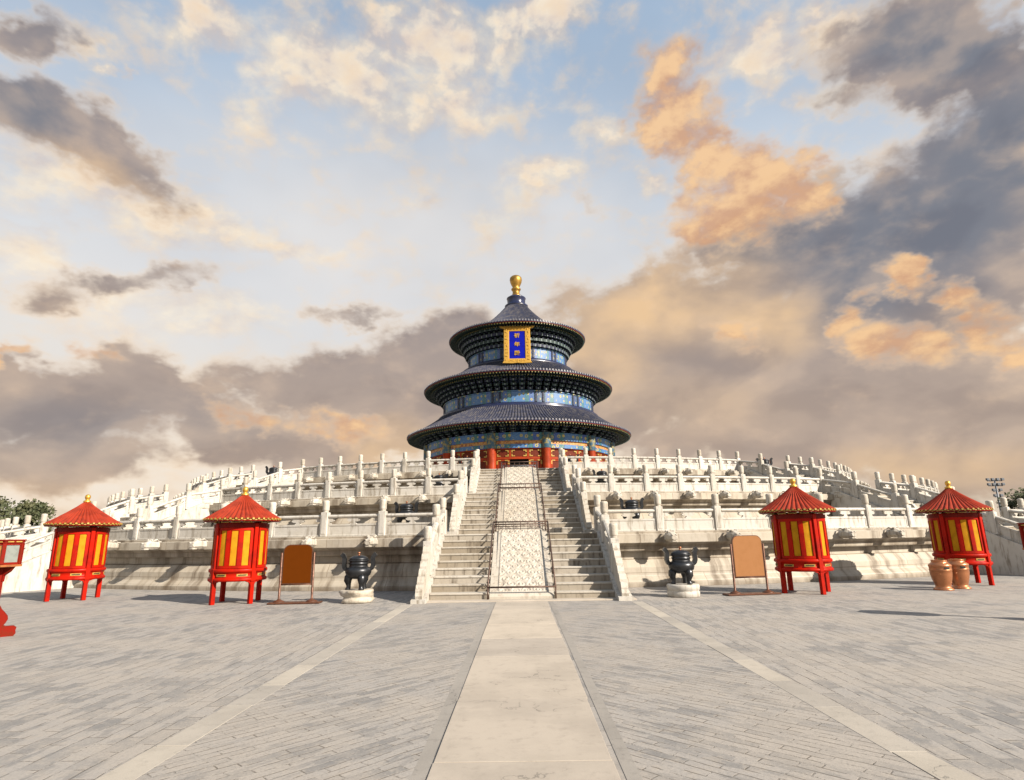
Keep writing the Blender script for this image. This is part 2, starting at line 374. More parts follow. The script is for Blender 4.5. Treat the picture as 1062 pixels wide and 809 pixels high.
def mat_marble(name, tone=(0.74, 0.68, 0.58), dirt=(0.36, 0.28, 0.19), amount=0.6, cyl=None, bumpy=0.35):
    tone, dirt = dim(tone), dim(dirt)
    m, t, b = newmat(name)
    o = oc(t)
    rnd = nd(t, 'ShaderNodeObjectInfo').outputs['Random']
    o2 = nd(t, 'ShaderNodeVectorMath', {0: o, 1: nd(t, 'ShaderNodeCombineXYZ', {0: mt(t, 'MULTIPLY', rnd, 37.0), 1: mt(t, 'MULTIPLY', rnd, 11.0), 2: 0.0}).outputs[0]}, operation='ADD').outputs[0]
    n1 = noi(t, o2, 1.3, 6, 0.6).outputs['Fac']
    n2 = noi(t, o2, 9.0, 5, 0.65).outputs['Fac']
    c = mixc(t, sstep(t, n1, 0.35, 0.7), tone, tuple(x * y for x, y in zip(tone, (0.88, 0.85, 0.80))))
    c = mixc(t, mt(t, 'MULTIPLY', sstep(t, n2, 0.50, 0.75), 0.35), c, tuple(x * 0.68 for x in tone))
    c = mixc(t, mt(t, 'MULTIPLY', rnd, 0.25), c, (0.62, 0.60, 0.56))
    h = n2
    if cyl:
        cyl, zb, hb = cyl
        cc, a, z = cylcoords(t, cyl)
        st = nd(t, 'ShaderNodeVectorMath', {0: cc, 1: (1.6, 0.28, 1.0)}, operation='MULTIPLY').outputs[0]
        s1 = noi(t, st, 1.0, 7, 0.62).outputs['Fac']
        c = mixc(t, mt(t, 'MULTIPLY', sstep(t, s1, 0.45, 0.66), amount), c, dirt)
        br = nd(t, 'ShaderNodeTexBrick', {'Vector': cc, 'Color1': (0.85, 0.85, 0.85, 1), 'Color2': (1.0, 0.99, 0.96, 1), 'Mortar': (0.42, 0.34, 0.26, 1), 'Scale': 1.0, 'Mortar Size': 0.010, 'Mortar Smooth': 0.2, 'Bias': 0.1, 'Brick Width': 1.45, 'Row Height': 0.47})
        br.offset = 0.37
        c = mixc(t, 0.85, c, br.outputs['Color'], 'MULTIPLY')
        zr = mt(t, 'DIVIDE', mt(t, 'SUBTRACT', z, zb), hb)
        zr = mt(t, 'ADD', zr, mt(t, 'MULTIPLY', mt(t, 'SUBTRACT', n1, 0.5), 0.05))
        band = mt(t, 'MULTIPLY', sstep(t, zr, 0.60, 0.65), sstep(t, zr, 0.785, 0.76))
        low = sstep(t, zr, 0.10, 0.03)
        brown_bands = mt(t, 'MULTIPLY', mt(t, 'MAXIMUM', band, low), sstep(t, s1, 0.30, 0.55))  # browner below the cornice and along the wall foot, broken up by noise
        c = mixc(t, mt(t, 'MULTIPLY', brown_bands, 0.62), c, dirt)
        h = mt(t, 'SUBTRACT', h, mt(t, 'MULTIPLY', br.outputs['Fac'], 0.8))
    else:
        s = nd(t, 'ShaderNodeVectorMath', {0: o2, 1: (7.0, 7.0, 1.2)}, operation='MULTIPLY').outputs[0]
        s1 = noi(t, s, 1.0, 6, 0.6).outputs['Fac']
        c = mixc(t, mt(t, 'MULTIPLY', sstep(t, s1, 0.48, 0.72), amount), c, dirt)
    setc(t, b, c)
    b.inputs['Roughness'].default_value = 0.62
    bump(t, b, h, bumpy, 0.02)
    return m
M = {}
M['marble'] = mat_marble('white_marble', (0.635, 0.605, 0.55), (0.26, 0.215, 0.155), 0.8)
M['marble_carved'] = mat_marble('carved_marble', (0.60, 0.55, 0.47), (0.28, 0.22, 0.15), 0.75, bumpy=0.8)
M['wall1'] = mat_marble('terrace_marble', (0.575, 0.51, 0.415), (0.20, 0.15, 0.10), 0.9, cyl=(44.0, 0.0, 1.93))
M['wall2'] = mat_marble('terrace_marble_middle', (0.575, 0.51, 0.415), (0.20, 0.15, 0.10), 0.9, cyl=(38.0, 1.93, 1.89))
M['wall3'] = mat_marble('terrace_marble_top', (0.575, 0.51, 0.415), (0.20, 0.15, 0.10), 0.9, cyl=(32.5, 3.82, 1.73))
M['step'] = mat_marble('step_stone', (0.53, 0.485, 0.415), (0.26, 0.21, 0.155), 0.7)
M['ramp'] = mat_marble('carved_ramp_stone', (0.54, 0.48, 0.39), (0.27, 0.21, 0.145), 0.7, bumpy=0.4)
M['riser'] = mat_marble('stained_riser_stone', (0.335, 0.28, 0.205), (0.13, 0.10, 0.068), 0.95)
M['rough_stone'] = mat_marble('rough_pedestal_stone', (0.60, 0.53, 0.42), (0.33, 0.26, 0.18), 0.7, bumpy=1.0)

def mat_plain(name, c, rough=0.5, metal=0.0, var=0.15, scale=6.0, bmp=0.0, c2=None, spec=0.5):
    m, t, b = newmat(name)
    o = oc(t)
    n = noi(t, o, scale, 5, 0.6).outputs['Fac']
    c2 = c2 or tuple(x * (1 - 2.2 * var) for x in c)
    if metal < 0.5:
        c, c2 = dim(c, 0.62), dim(c2, 0.62)
    setc(t, b, mixc(t, sstep(t, n, 0.42, 0.68), c, c2))
    t.links.new(lin(t, n, 0.3, 0.7, max(0.05, rough - 0.1), min(1, rough + 0.15)), b.inputs['Roughness'])
    b.inputs['Metallic'].default_value = metal
    b.inputs['Specular IOR Level'].default_value = spec
    if bmp: bump(t, b, noi(t, o, scale * 4, 4).outputs['Fac'], bmp, 0.01)
    return m
M['red'] = mat_plain('red_paint', (0.50, 0.012, 0.002), 0.45, var=0.16, scale=3.0, spec=0.10)
M['red_dark'] = mat_plain('dark_red_paint', (0.22, 0.009, 0.004), 0.5, var=0.12, scale=3.0, spec=0.12)
M['roof_red'] = mat_plain('red_roof_paint', (0.38, 0.042, 0.016), 0.5, var=0.16, scale=4.0, spec=0.15)
M['red_worn'] = mat_plain('worn_red_paint', (0.27, 0.012, 0.005), 0.6, var=0.2, scale=9.0, bmp=0.2, spec=0.08, c2=(0.20, 0.022, 0.008))
M['gold'] = mat_plain('gilt', (0.60, 0.34, 0.06), 0.38, 0.7, 0.15, 8.0)
M['gold_paint'] = mat_plain('gold_paint', (0.62, 0.40, 0.08), 0.5, 0.15, 0.2, 10.0)
M['rafter_end'] = mat_plain('rafter_end_paint', (0.34, 0.27, 0.07), 0.55, var=0.3, scale=0.9, c2=(0.06, 0.12, 0.08))
M['gold_finial'] = mat_plain('gilded_bronze_finial', (0.43, 0.25, 0.055), 0.38, 0.8, 0.25, 1.2)
M['yellow'] = mat_plain('yellow_cloth_pane', (0.64, 0.30, 0.012), 0.7, var=0.09, scale=5.0, spec=0.08)
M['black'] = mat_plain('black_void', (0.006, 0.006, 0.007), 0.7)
M['brown_metal'] = mat_plain('brown_painted_metal', (0.17, 0.065, 0.032), 0.42, 0.3, 0.2, 12.0)
M['rail_metal'] = mat_plain('brown_rail_iron', (0.12, 0.068, 0.048), 0.5, 0.4, 0.2, 8.0)
M['board_dark'] = mat_plain('dark_brown_board', (0.135, 0.031, 0.0006), 0.7, var=0.02, spec=0.05)
M['board_light'] = mat_plain('tan_board', (0.39, 0.180, 0.072), 0.7, var=0.02, spec=0.1)
M['bronze'] = mat_plain('dark_bronze', (0.046, 0.048, 0.052), 0.36, 0.8, 0.25, 5.0, 0.15)
M['bronze_worn'] = mat_plain('worn_bronze_edge', (0.30, 0.13, 0.07), 0.4, 0.8, 0.2, 9.0)
M['copper'] = mat_plain('copper', (0.40, 0.165, 0.075), 0.34, 0.65, 0.10, 3.0)
M['glass'] = mat_plain('dusty_glass', (0.30, 0.33, 0.30), 0.25, var=0.1)
M['amber'] = mat_plain('amber_glass', (0.50, 0.20, 0.04), 0.25, var=0.3, scale=5.0, c2=(0.7, 0.4, 0.12))
M['tray'] = mat_plain('orange_brown_tray', (0.46, 0.14, 0.03), 0.5, var=0.2)
M['tile'] = mat_plain('blue_glazed_tile', (0.040, 0.045, 0.080), 0.56, 0.0, 0.28, 2.2, c2=(0.11, 0.104, 0.112), spec=0.3)
M['tile_end'] = mat_plain('tile_end_glaze', (0.24, 0.24, 0.28), 0.45, var=0.25)
M['ridge'] = mat_plain('dark_blue_ridge_glaze', (0.020, 0.028, 0.085), 0.25, var=0.2, scale=2.0)
M['column'] = mat_plain('vermilion_column', (0.40, 0.050, 0.013), 0.5, var=0.15, scale=1.5, spec=0.12)
M['bracket_green'] = mat_plain('green_bracket_paint', (0.022, 0.062, 0.056), 0.6, var=0.3, scale=5.0)
M['bracket_blue'] = mat_plain('blue_bracket_paint', (0.020, 0.030, 0.085), 0.6, var=0.3, scale=5.0)
M['bracket_light'] = mat_plain('pale_bracket_edge', (0.26, 0.34, 0.34), 0.6, var=0.2)
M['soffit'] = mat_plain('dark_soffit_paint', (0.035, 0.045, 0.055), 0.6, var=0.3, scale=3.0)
M['rafter_red'] = mat_plain('red_eave_board', (0.26, 0.030, 0.014), 0.5, var=0.2, spec=0.2)
M['plaque_blue'] = mat_plain('ultramarine_board', (0.003, 0.008, 0.34), 0.6, var=0.15, scale=1.0, spec=0.06)
M['lamp_metal'] = mat_plain('grey_mast_steel', (0.16, 0.18, 0.21), 0.5, 0.3)
M['pale_metal'] = mat_plain('pale_painted_metal', (0.55, 0.56, 0.57), 0.5, 0.1)
M['bark'] = mat_plain('bark', (0.10, 0.072, 0.05), 0.9, var=0.25, scale=8.0, bmp=0.5)
def mat_leaf():
    m, t, b = newmat('cypress_leaf')
    n = noi(t, oc(t), 0.8, 3).outputs['Fac']
    r = nd(t, 'ShaderNodeNewGeometry').outputs['Random Per Island']
    c = mixc(t, sstep(t, n, 0.35, 0.65), (0.026, 0.040, 0.013), (0.058, 0.062, 0.021))
    c = mixc(t, mt(t, 'MULTIPLY', r, 0.5), c, (0.066, 0.062, 0.026))
    setc(t, b, c)
    b.inputs['Roughness'].default_value = 0.75
    return m
M['leaf'] = mat_leaf()

def mat_painted(name, radius, pale=0.0):
    """painted beams: blue and green fields with gilt figures, bay by bay"""
    m, t, b = newmat(name)
    cc, a, z = cylcoords(t, radius)
    bay = mt(t, 'FRACT', mt(t, 'DIVIDE', mt(t, 'ADD', mt(t, 'MULTIPLY', a, 57.29578), 375.0), 30.0))
    Bl, Gr, Dk, Cy = (0.030, 0.085, 0.34), (0.025, 0.16, 0.17), (0.008, 0.018, 0.13), (0.055, 0.17, 0.40)
    f = ramp(t, bay, [(0.0, Dk), (0.05, Gr), (0.13, Dk), (0.145, Bl), (0.25, Gr), (0.34, Dk), (0.35, Cy), (0.65, Dk), (0.66, Gr), (0.75, Bl), (0.855, Dk), (0.87, Gr), (0.95, Dk)], 'CONSTANT')
    w = nd(t, 'ShaderNodeVectorMath', {0: cc, 1: (1.0, 1.5, 1.0)}, operation='MULTIPLY').outputs[0]
    grid = nd(t, 'ShaderNodeCombineXYZ', {0: mt(t, 'MULTIPLY', bay, 10.0), 1: mt(t, 'MULTIPLY', z, 2.0), 2: 0.0}).outputs[0]
    v = nd(t, 'ShaderNodeTexVoronoi', {'Vector': grid, 'Scale': 1.0, 'Randomness': 0.45}, feature='F1')
    v2 = nd(t, 'ShaderNodeTexVoronoi', {'Vector': w, 'Scale': 4.2, 'Randomness': 0.85}, feature='F1')
    n = noi(t, w, 5.0, 4, 0.7).outputs['Fac']
    c = mixc(t, mt(t, 'MULTIPLY', sstep(t, n, 0.45, 0.62), 0.30), f, (0.17, 0.40, 0.50))
    d1 = mt(t, 'ADD', v.outputs['Distance'], mt(t, 'MULTIPLY', n, 0.25))
    c = mixc(t, sstep(t, d1, 0.47, 0.40), c, (0.62, 0.46, 0.09))
    c = mixc(t, sstep(t, d1, 0.31, 0.26), c, (0.04, 0.17, 0.30))
    c = mixc(t, mt(t, 'MULTIPLY', sstep(t, v2.outputs['Distance'], 0.28, 0.20), 0.35), c, (0.46, 0.50, 0.34))
    if pale > 0:
        c = mixc(t, pale, c, (0.40, 0.55, 0.62))
    setc(t, b, mixc(t, 1.0, c, (0.52, 0.57, 0.64), 'MULTIPLY'))
    b.inputs['Roughness'].default_value = 0.5
    return m
M['painted'] = mat_painted('painted_beam', 10.2)
M['painted_pale'] = mat_painted('pale_painted_frieze', 8.4, 0.12)
M['painted_top'] = mat_painted('top_painted_frieze', 5.6, 0.12)
M['collar'] = mat_plain('painted_collar', (0.020, 0.095, 0.17), 0.55, var=0.2, scale=3.6, c2=(0.34, 0.27, 0.07))
M['beam_gold'] = mat_plain('gilt_orange_beam', (0.62, 0.34, 0.09), 0.5, var=0.3, scale=4.0, c2=(0.30, 0.06, 0.03))
M['lattice'] = mat_plain('brown_red_lattice', (0.17, 0.026, 0.010), 0.6, var=0.25, scale=20.0, spec=0.15)

# ---- ground materials
def mat_brick(name, rot, bw, bh, base, dark, sand, off=0.5, lines=1.0):
    base, dark, sand = dim(base, 0.71), dim(dark, 0.68), dim(sand, 0.69)
    m, t, b = newmat(name)
    o = oc(t)
    wob = noi(t, o, 1.7, 3).outputs['Color']
    wv = nd(t, 'ShaderNodeVectorMath', {0: nd(t, 'ShaderNodeVectorMath', {0: wob, 1: (0.5, 0.5, 0.5)}, operation='SUBTRACT').outputs[0], 1: (0.07, 0.07, 0.0)}, operation='MULTIPLY').outputs[0]
    o2 = nd(t, 'ShaderNodeVectorMath', {0: o, 1: wv}, operation='ADD').outputs[0]
    mp = nd(t, 'ShaderNodeMapping', {'Vector': o2, 'Rotation': (0, 0, R_(rot))}).outputs[0]
    br = nd(t, 'ShaderNodeTexBrick', {'Vector': mp, 'Color1': (0, 0, 0, 1), 'Color2': (1, 1, 1, 1), 'Mortar': (0.5, 0.5, 0.5, 1), 'Scale': 1.0, 'Mortar Size': 0.008, 'Mortar Smooth': 0.4, 'Bias': 0.0, 'Brick Width': bw, 'Row Height': bh})
    br.offset = off
    k = br.outputs['Color']
    n1 = noi(t, o, 0.55, 6, 0.62).outputs['Fac']
    n2 = noi(t, o, 5.0, 7, 0.68).outputs['Fac']
    n3 = noi(t, o, 38.0, 4, 0.7).outputs['Fac']
    stm = nd(t, 'ShaderNodeVectorMath', {0: mp, 1: (1.2, 5.0, 1.0)}, operation='MULTIPLY').outputs[0]
    n4 = noi(t, stm, 1.3, 4, 0.6).outputs['Fac']
    c = mixc(t, mt(t, 'MULTIPLY', sstep(t, k, 0.50, 1.0), 0.95), base, dark)
    c = mixc(t, mt(t, 'MULTIPLY', sstep(t, n4, 0.50, 0.60), 0.75), c, dark)
    c = mixc(t, mt(t, 'MULTIPLY', sstep(t, n1, 0.42, 0.60), 0.65), c, sand)
    c = mixc(t, mt(t, 'MULTIPLY', sstep(t, n2, 0.48, 0.66), 0.60), c, sand)
    c = mixc(t, mt(t, 'MULTIPLY', sstep(t, n3, 0.50, 0.68), 0.40), c, tuple(x * 0.5 for x in base))
    c = mixc(t, mt(t, 'MULTIPLY', sstep(t, n3, 0.46, 0.30), 0.35), c, (0.36, 0.33, 0.285))
    gap = mt(t, 'MULTIPLY', br.outputs['Fac'], sstep(t, n2, 0.46, 0.60))
    # open joints run in broken lines along the courses
    sm = nd(t, 'ShaderNodeSeparateXYZ', {0: mp})
    row = mt(t, 'FRACT', mt(t, 'DIVIDE', sm.outputs[1], bh))
    edge = mt(t, 'MINIMUM', row, mt(t, 'SUBTRACT', 1.0, row))
    line = sstep(t, edge, 0.075, 0.03)
    ln = noi(t, nd(t, 'ShaderNodeVectorMath', {0: mp, 1: (1.3, 9.0, 1.0)}, operation='MULTIPLY').outputs[0], 1.0, 4, 0.6).outputs['Fac']
    opn = mt(t, 'MULTIPLY', mt(t, 'MULTIPLY', line, sstep(t, ln, 0.52, 0.60)), lines)
    gap = mt(t, 'MAXIMUM', gap, opn)
    c = mixc(t, mt(t, 'MULTIPLY', gap, 0.85), c, (0.085, 0.07, 0.055))
    c = mixc(t, mt(t, 'MULTIPLY', br.outputs['Fac'], 0.14), c, (0.16, 0.14, 0.12))
    setc(t, b, c)
    b.inputs['Roughness'].default_value = 0.8
    h = mt(t, 'SUBTRACT', mt(t, 'ADD', mt(t, 'MULTIPLY', n2, 0.6), mt(t, 'MULTIPLY', k, 0.35)), mt(t, 'MULTIPLY', gap, 1.6))
    bump(t, b, h, 0.55, 0.018)
    return m
GB, GD, GS = (0.340, 0.318, 0.295), (0.205, 0.200, 0.196), (0.400, 0.358, 0.310)
M['pave_out'] = mat_brick('grey_brick_paving', 90, 0.42, 0.20, GB, GD, GS, 0.5, 0.45)
M['pave_right'] = mat_brick('diagonal_brick_paving', 45, 0.42, 0.11, GB, GD, GS, 0.37)
M['pave_left'] = mat_brick('diagonal_brick_paving_mirrored', -48, 0.42, 0.11, GB, GD, GS, 0.37)
def mat_slab(name, tone, seam, width, dirt):
    tone = dim(tone, 0.775)
    m, t, b = newmat(name)
    o = oc(t)
    n1 = noi(t, o, 0.9, 6, 0.6).outputs['Fac']
    n2 = noi(t, o, 7.0, 7, 0.7).outputs['Fac']
    n3 = noi(t, o, 60.0, 3, 0.7).outputs['Fac']
    c = mixc(t, sstep(t, n1, 0.38, 0.66), tone, tuple(x * 0.84 for x in tone))
    c = mixc(t, mt(t, 'MULTIPLY', sstep(t, n2, 0.5, 0.75), dirt), c, tuple(x * 0.62 for x in tone))
    c = mixc(t, mt(t, 'MULTIPLY', sstep(t, n3, 0.5, 0.8), 0.25), c, tuple(x * 0.7 for x in tone))
    isl = nd(t, 'ShaderNodeNewGeometry').outputs['Random Per Island']
    c = mixc(t, 1.0, c, mixc(t, isl, (0.84, 0.84, 0.85), (1.06, 1.04, 1.0)), 'MULTIPLY')
    cr = nd(t, 'ShaderNodeTexVoronoi', {'Vector': nd(t, 'ShaderNodeVectorMath', {0: o, 1: noi(t, o, 2.2, 5).outputs['Color']}, operation='ADD').outputs[0], 'Scale': 0.55}, feature='DISTANCE_TO_EDGE').outputs['Distance']
    c = mixc(t, mt(t, 'MULTIPLY', sstep(t, cr, 0.006, 0.002), sstep(t, n1, 0.5, 0.6)), c, tuple(x * 0.45 for x in tone))
    setc(t, b, c)
    b.inputs['Roughness'].default_value = 0.7
    bump(t, b, mt(t, 'ADD', n2, mt(t, 'MULTIPLY', n3, 0.4)), 0.3, 0.008)
    return m
M['path'] = mat_slab('worn_path_slab', (0.465, 0.410, 0.345), 2.6, 1.5, 0.55)
M['strip'] = mat_slab('pale_kerb_strip', (0.42, 0.386, 0.337), 1.35, 0.3, 0.6)
M['edge'] = mat_slab('grey_edge_brick', (0.31, 0.29, 0.265), 0.5, 0.2, 0.8)

# ------------------------------------------------------------------ ground (setting)
def sheet(name, x0, x1, y0, y1, z, mat, ny=1):
    b = MB()
    b.add([(x0, y0, z), (x1, y0, z), (x1, y1, z), (x0, y1, z)], [(0, 1, 2, 3)])
    return tag(b.build(name, mat, fix=False), kind='structure')
def slabs(name, x0, x1, y0, y1, lo, hi, top, mat, jit):
    b = MB(); rr = random.Random(int(x0 * 100) + 50)
    y = y1
    while y > y0:
        ln = rr.uniform(lo, hi)
        b.box(x0 + rr.uniform(-jit, jit), x1 + rr.uniform(-jit, jit), y - ln + 0.010, y, -0.05, top + rr.uniform(-0.002, 0.002), ch=0.003)
        y -= ln
    return tag(b.build(name, mat), kind='structure')
b = MB()
b.add([(-900, -900, 0), (900, -900, 0), (900, 1200, 0), (-900, 1200, 0)], [(0, 1, 2, 3)])
tag(b.build('ground', M['pave_out'], fix=False), kind='structure')
sheet('pavement', 0.89, 3.06, -30, 18.06, 0.004, M['pave_right'])
sheet('pavement', -3.06, -0.89, -30, 18.06, 0.004, M['pave_left'])
slabs('kerb_strip', 3.06, 3.36, -8, 17.6, 0.7, 1.5, 0.007, M['strip'], 0.012)
slabs('kerb_strip', -3.36, -3.06, -8, 17.6, 0.7, 1.5, 0.007, M['strip'], 0.012)
sheet('edge_strip', 0.77, 0.89, -30, 18.06, 0.004, M['edge'])
sheet('edge_strip', -0.89, -0.77, -30, 18.06, 0.004, M['edge'])
slabs('path', -0.75, 0.72, -8, 18.1, 1.5, 2.8, 0.012, M['path'], 0.008)
b = MB()
b.box(-3.3, 3.3, 18.1, 19.2, -0.05, 0.035, ch=0.015)
tag(b.build('pavement_landing', M['path']), kind='structure')

# ------------------------------------------------------------------ terrace
CY = 66.5
Z1, Z2, Z3 = 1.93, 3.82, 5.55
TIERS = [(44.2, 0.0, Z1, 'wall1'), (38.3, Z1, Z2, 'wall2'), (32.7, Z2, Z3, 'wall3')]
terr = thing('marble_terrace', (0, CY, 0), 'three tiered round white marble terrace carrying the temple hall', 'terrace')
def tier_prof(R, z0, z1):
    k = (z1 - z0) / 1.93
    pts = [(0.10, -0.05), (0.10, 0.16), (0.04, 0.18), (0.02, 0.22), (-0.12, 0.34), (-0.15, 0.345), (-0.17, 0.40), (-0.19, 0.66), (-0.40, 0.93), (-0.48, 0.94), (-0.55, 0.97), (-0.55, 1.22), (-0.31, 1.225), (-0.28, 1.26), (-0.27, 1.40), (-0.22, 1.47), (-0.12, 1.50), (-0.10, 1.525), (-0.02, 1.53), (-0.02, 1.815), (-0.04, 1.83), (-0.22, 1.835), (-0.22, 1.92), (-0.24, 1.93), (-7.5, 1.93)]
    return [(R + a, z0 + q * k) for a, q in pts]
spout_b = MB()
secs = [(0.10, 0.0, 0.17, 0.17), (-0.18, 0.0, 0.17, 0.17), (-0.32, 0.02, 0.19, 0.20), (-0.44, 0.03, 0.185, 0.20), (-0.56, 0.0, 0.155, 0.155), (-0.70, -0.02, 0.13, 0.115), (-0.76, -0.02, 0.10, 0.08)]
vs = []
for (y, z, hw, hh) in secs:
    for k in range(8):
        a = math.pi / 8 + k * math.pi / 4
        vs.append((hw * 1.12 * math.copysign(min(1, abs(math.cos(a)) * 1.05), math.cos(a)), y, z + hh * 1.12 * math.sin(a)))
fs = [(i * 8 + k, i * 8 + (k + 1) % 8, (i + 1) * 8 + (k + 1) % 8, (i + 1) * 8 + k) for i in range(len(secs) - 1) for k in range(8)]
fs += [list(range(8)), [(len(secs) - 1) * 8 + k for k in range(8)][::-1]]
spout_b.add(vs, fs)
for sx in (-1, 1):
    spout_b.box(sx * 0.12 - 0.05, sx * 0.12 + 0.05, -0.46, -0.36, 0.17, 0.27, ch=0.03)      # brows
    spout_b.tube([(sx * 0.13, -0.34, 0.2), (sx * 0.16, -0.2, 0.25), (sx * 0.17, -0.08, 0.2)], [0.05, 0.035, 0.012], 6)  # horns
    spout_b.box(sx * 0.08 - 0.035, sx * 0.08 + 0.035, -0.76, -0.67, 0.05, 0.12, ch=0.02)    # nostrils
spout_b.box(-0.11, 0.11, -0.74, -0.5, -0.20, -0.13, ch=0.02)                                # lower jaw
RB = [43.3, 37.5, 31.95]
HW = [2.74, 2.45, 2.2]
PH = 29.7
def sectors(ti):
    """angle spans of the balustrade sections of one tier: between stairs"""
    h = math.degrees(math.asin((HW[ti] + 0.22) / RB[ti]))
    n = [7, 8, 8][ti]
    inner = (h, PH - h)
    step = (inner[1] - inner[0]) / n
    outer = (PH + h, PH + h + step * [14, 15, 17][ti])
    return [(inner, n), (outer, [14, 15, 17][ti])], step
first_spout = None
for ti, (R, z0, z1, mk) in enumerate(TIERS):
    b = MB()
    b.lathe(tier_prof(R, z0, z1), 300, 0, False)
    if ti == 2:
        b.lathe([(25.3, z1 - 0.001), (0.0, z1 - 0.001)], 60, 0, False)
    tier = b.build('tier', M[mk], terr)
    secs_, step = sectors(ti)
    for (a0, a1), n in secs_:
        for sg in (-1, 1):
            for k in range(n + 1):
                a = R_(sg * (a0 + (a1 - a0) * k / n))
                if k == 0 and a0 < 10:
                    continue
                r = R - 0.06
                zc = z0 + (z1 - z0) * 0.885
                loc = (r * math.sin(a), -r * math.cos(a), zc)
                sc = [0.88, 0.84, 0.76][ti]
                if first_spout is None:
                    first_spout = spout_b.build('dragon_spout', M['marble_carved'], tier, loc, a)
                    o = first_spout
                else:
                    o = copy(first_spout, tier, loc, a)
                o.scale = (sc, sc, sc)

# ---- balustrade pieces
def post_mesh():
    b = MB()
    b.box(-0.14, 0.14, -0.14, 0.14, 0.0, 0.93, ch=0.018)
    for s in (-1, 1):
        b.box(-0.085, 0.085, s * 0.145 - 0.006, s * 0.145 + 0.006, 0.10, 0.84, ch=0.004)
        b.box(s * 0.145 - 0.006, s * 0.145 + 0.006, -0.085, 0.085, 0.10, 0.84, ch=0.004)
    me = b.mesh('post'); b.fixn(me); me.materials.append(M['marble'])
    c = MB()
    c.lathe([(0.0, 0.93), (0.11, 0.93), (0.115, 0.955), (0.10, 0.975), (0.125, 1.0), (0.135, 1.04), (0.13, 1.08), (0.138, 1.16), (0.133, 1.24), (0.138, 1.32), (0.128, 1.37), (0.09, 1.395), (0.0, 1.405)], 16)
    mc = c.mesh('cap'); c.fixn(mc); mc.materials.append(M['marble_carved'])
    return me, mc
ME_POST, ME_CAP = post_mesh()
def panel_mesh(L, slope=0.0, rise=0.0):
    """one balustrade panel from post face to post face, x along it"""
    b = MB()
    x0, x1 = 0.125, L - 0.125
    b.box(x0, x1, -0.10, 0.10, 0.0, 0.07, ch=0.012)
    b.box(x0, x1, -0.065, 0.065, 0.07, 0.475)
    for s in (-1, 1):                                            # raised frame round the recessed field
        y0, y1 = (s * 0.066, s * 0.082) if s > 0 else (-0.082, -0.066)
        b.box(x0, x1, y0, y1, 0.40, 0.475, ch=0.005)
        b.box(x0, x0 + 0.09, y0, y1, 0.075, 0.398, ch=0.005)
        b.box(x1 - 0.09, x1, y0, y1, 0.075, 0.398, ch=0.005)
    wing = min(0.26, L * 0.125)
    half = [(0.13, 0.0), (0.11, 0.03), (0.07, 0.05), (0.075, 0.085), (wing * 0.7, 0.09), (wing, 0.125), (wing * 0.98, 0.165), (wing * 0.75, 0.175), (wing * 0.8, 0.20), (wing * 1.1, 0.212), (wing * 1.1, 0.232)]
    full = [(-x, z) for x, z in half[::-1]] + half
    xm = L / 2
    b.prism([(xm + x, 0.474 + z) for x, z in full], -0.05, 0.05)
    b.prism([(x0, 0.474)] + [(x0 + 0.01 + x, 0.474 + z) for x, z in half] + [(x0, 0.706)], -0.05, 0.05)
    b.prism([(x1, 0.474)] + [(x1 - 0.01 - x, 0.474 + z) for x, z in half] + [(x1, 0.706)], -0.05, 0.05)
    pr = []
    for k in range(10):
        a = 2 * math.pi * k / 10
        pr.append((0.105 * math.cos(a), 0.765 + 0.072 * math.sin(a)))
    vs = [(x, y, z) for x in (x0, x1) for y, z in pr]
    fs = [(k, (k + 1) % 10, (k + 1) % 10 + 10, k + 10) for k in range(10)] + [list(range(10))[::-1], list(range(10, 20))]
    b.add(vs, fs, 0, False)
    for p in b.v:
        p.z += slope * p.x + rise
    me = b.mesh('panel'); b.fixn(me); me.materials.append(M['marble'])
    return me
def add_post(parent, loc, rz, h=1.0):
    p = link(bpy.data.objects.new('post', ME_POST), parent, loc, rz)
    c = link(bpy.data.objects.new('cap', ME_CAP), p)
    if h != 1.0:
        c.location = (0, 0, 0.93 * (h - 1))
        # taller shaft: own mesh copy
        me = ME_POST.copy()
        for v in me.vertices:
            v.co.z *= h
        p.data = me
    return p
TN = ['lowest', 'middle', 'top']
SIDE = {-1: 'left', 1: 'right'}
def ring_section(ti, a0, a1, n, sg, where):
    Rb = RB[ti]; z = [Z1, Z2, Z3][ti]
    am = R_(sg * (a0 + a1) / 2)
    root = thing('marble_balustrade', (Rb * math.sin(am), CY - Rb * math.cos(am), z),
                 '%s-tier curved marble balustrade %s' % (TN[ti], where), 'balustrade', 'curved balustrades round the terrace tiers')
    L = 2 * Rb * math.sin(R_((a1 - a0) / n) / 2)
    key = ('ring', ti, round(L, 3))
    if key not in PAN:
        PAN[key] = panel_mesh(L)
    hsc = 1.0 if ti == 0 else (0.96 if ti == 1 else 0.90)
    for k in range(n + 1):
        a = R_(sg * (a0 + (a1 - a0) * k / n))
        p = Vector((Rb * math.sin(a), CY - Rb * math.cos(a), z)) - root.location
        po = add_post(root, p, a); po.scale = (hsc, hsc, hsc)
        if k < n:
            a2 = R_(sg * (a0 + (a1 - a0) * (k + 1) / n))
            q = Vector((Rb * math.sin(a2), CY - Rb * math.cos(a2), z)) - root.location
            s, e = (p, q) if sg > 0 else (q, p)
            o = link(bpy.data.objects.new('panel', PAN[key]), root, s, math.atan2(e.y - s.y, e.x - s.x))
            o.scale = (1, 1, hsc)
    # plinth course under the posts
    return root
PAN = {}
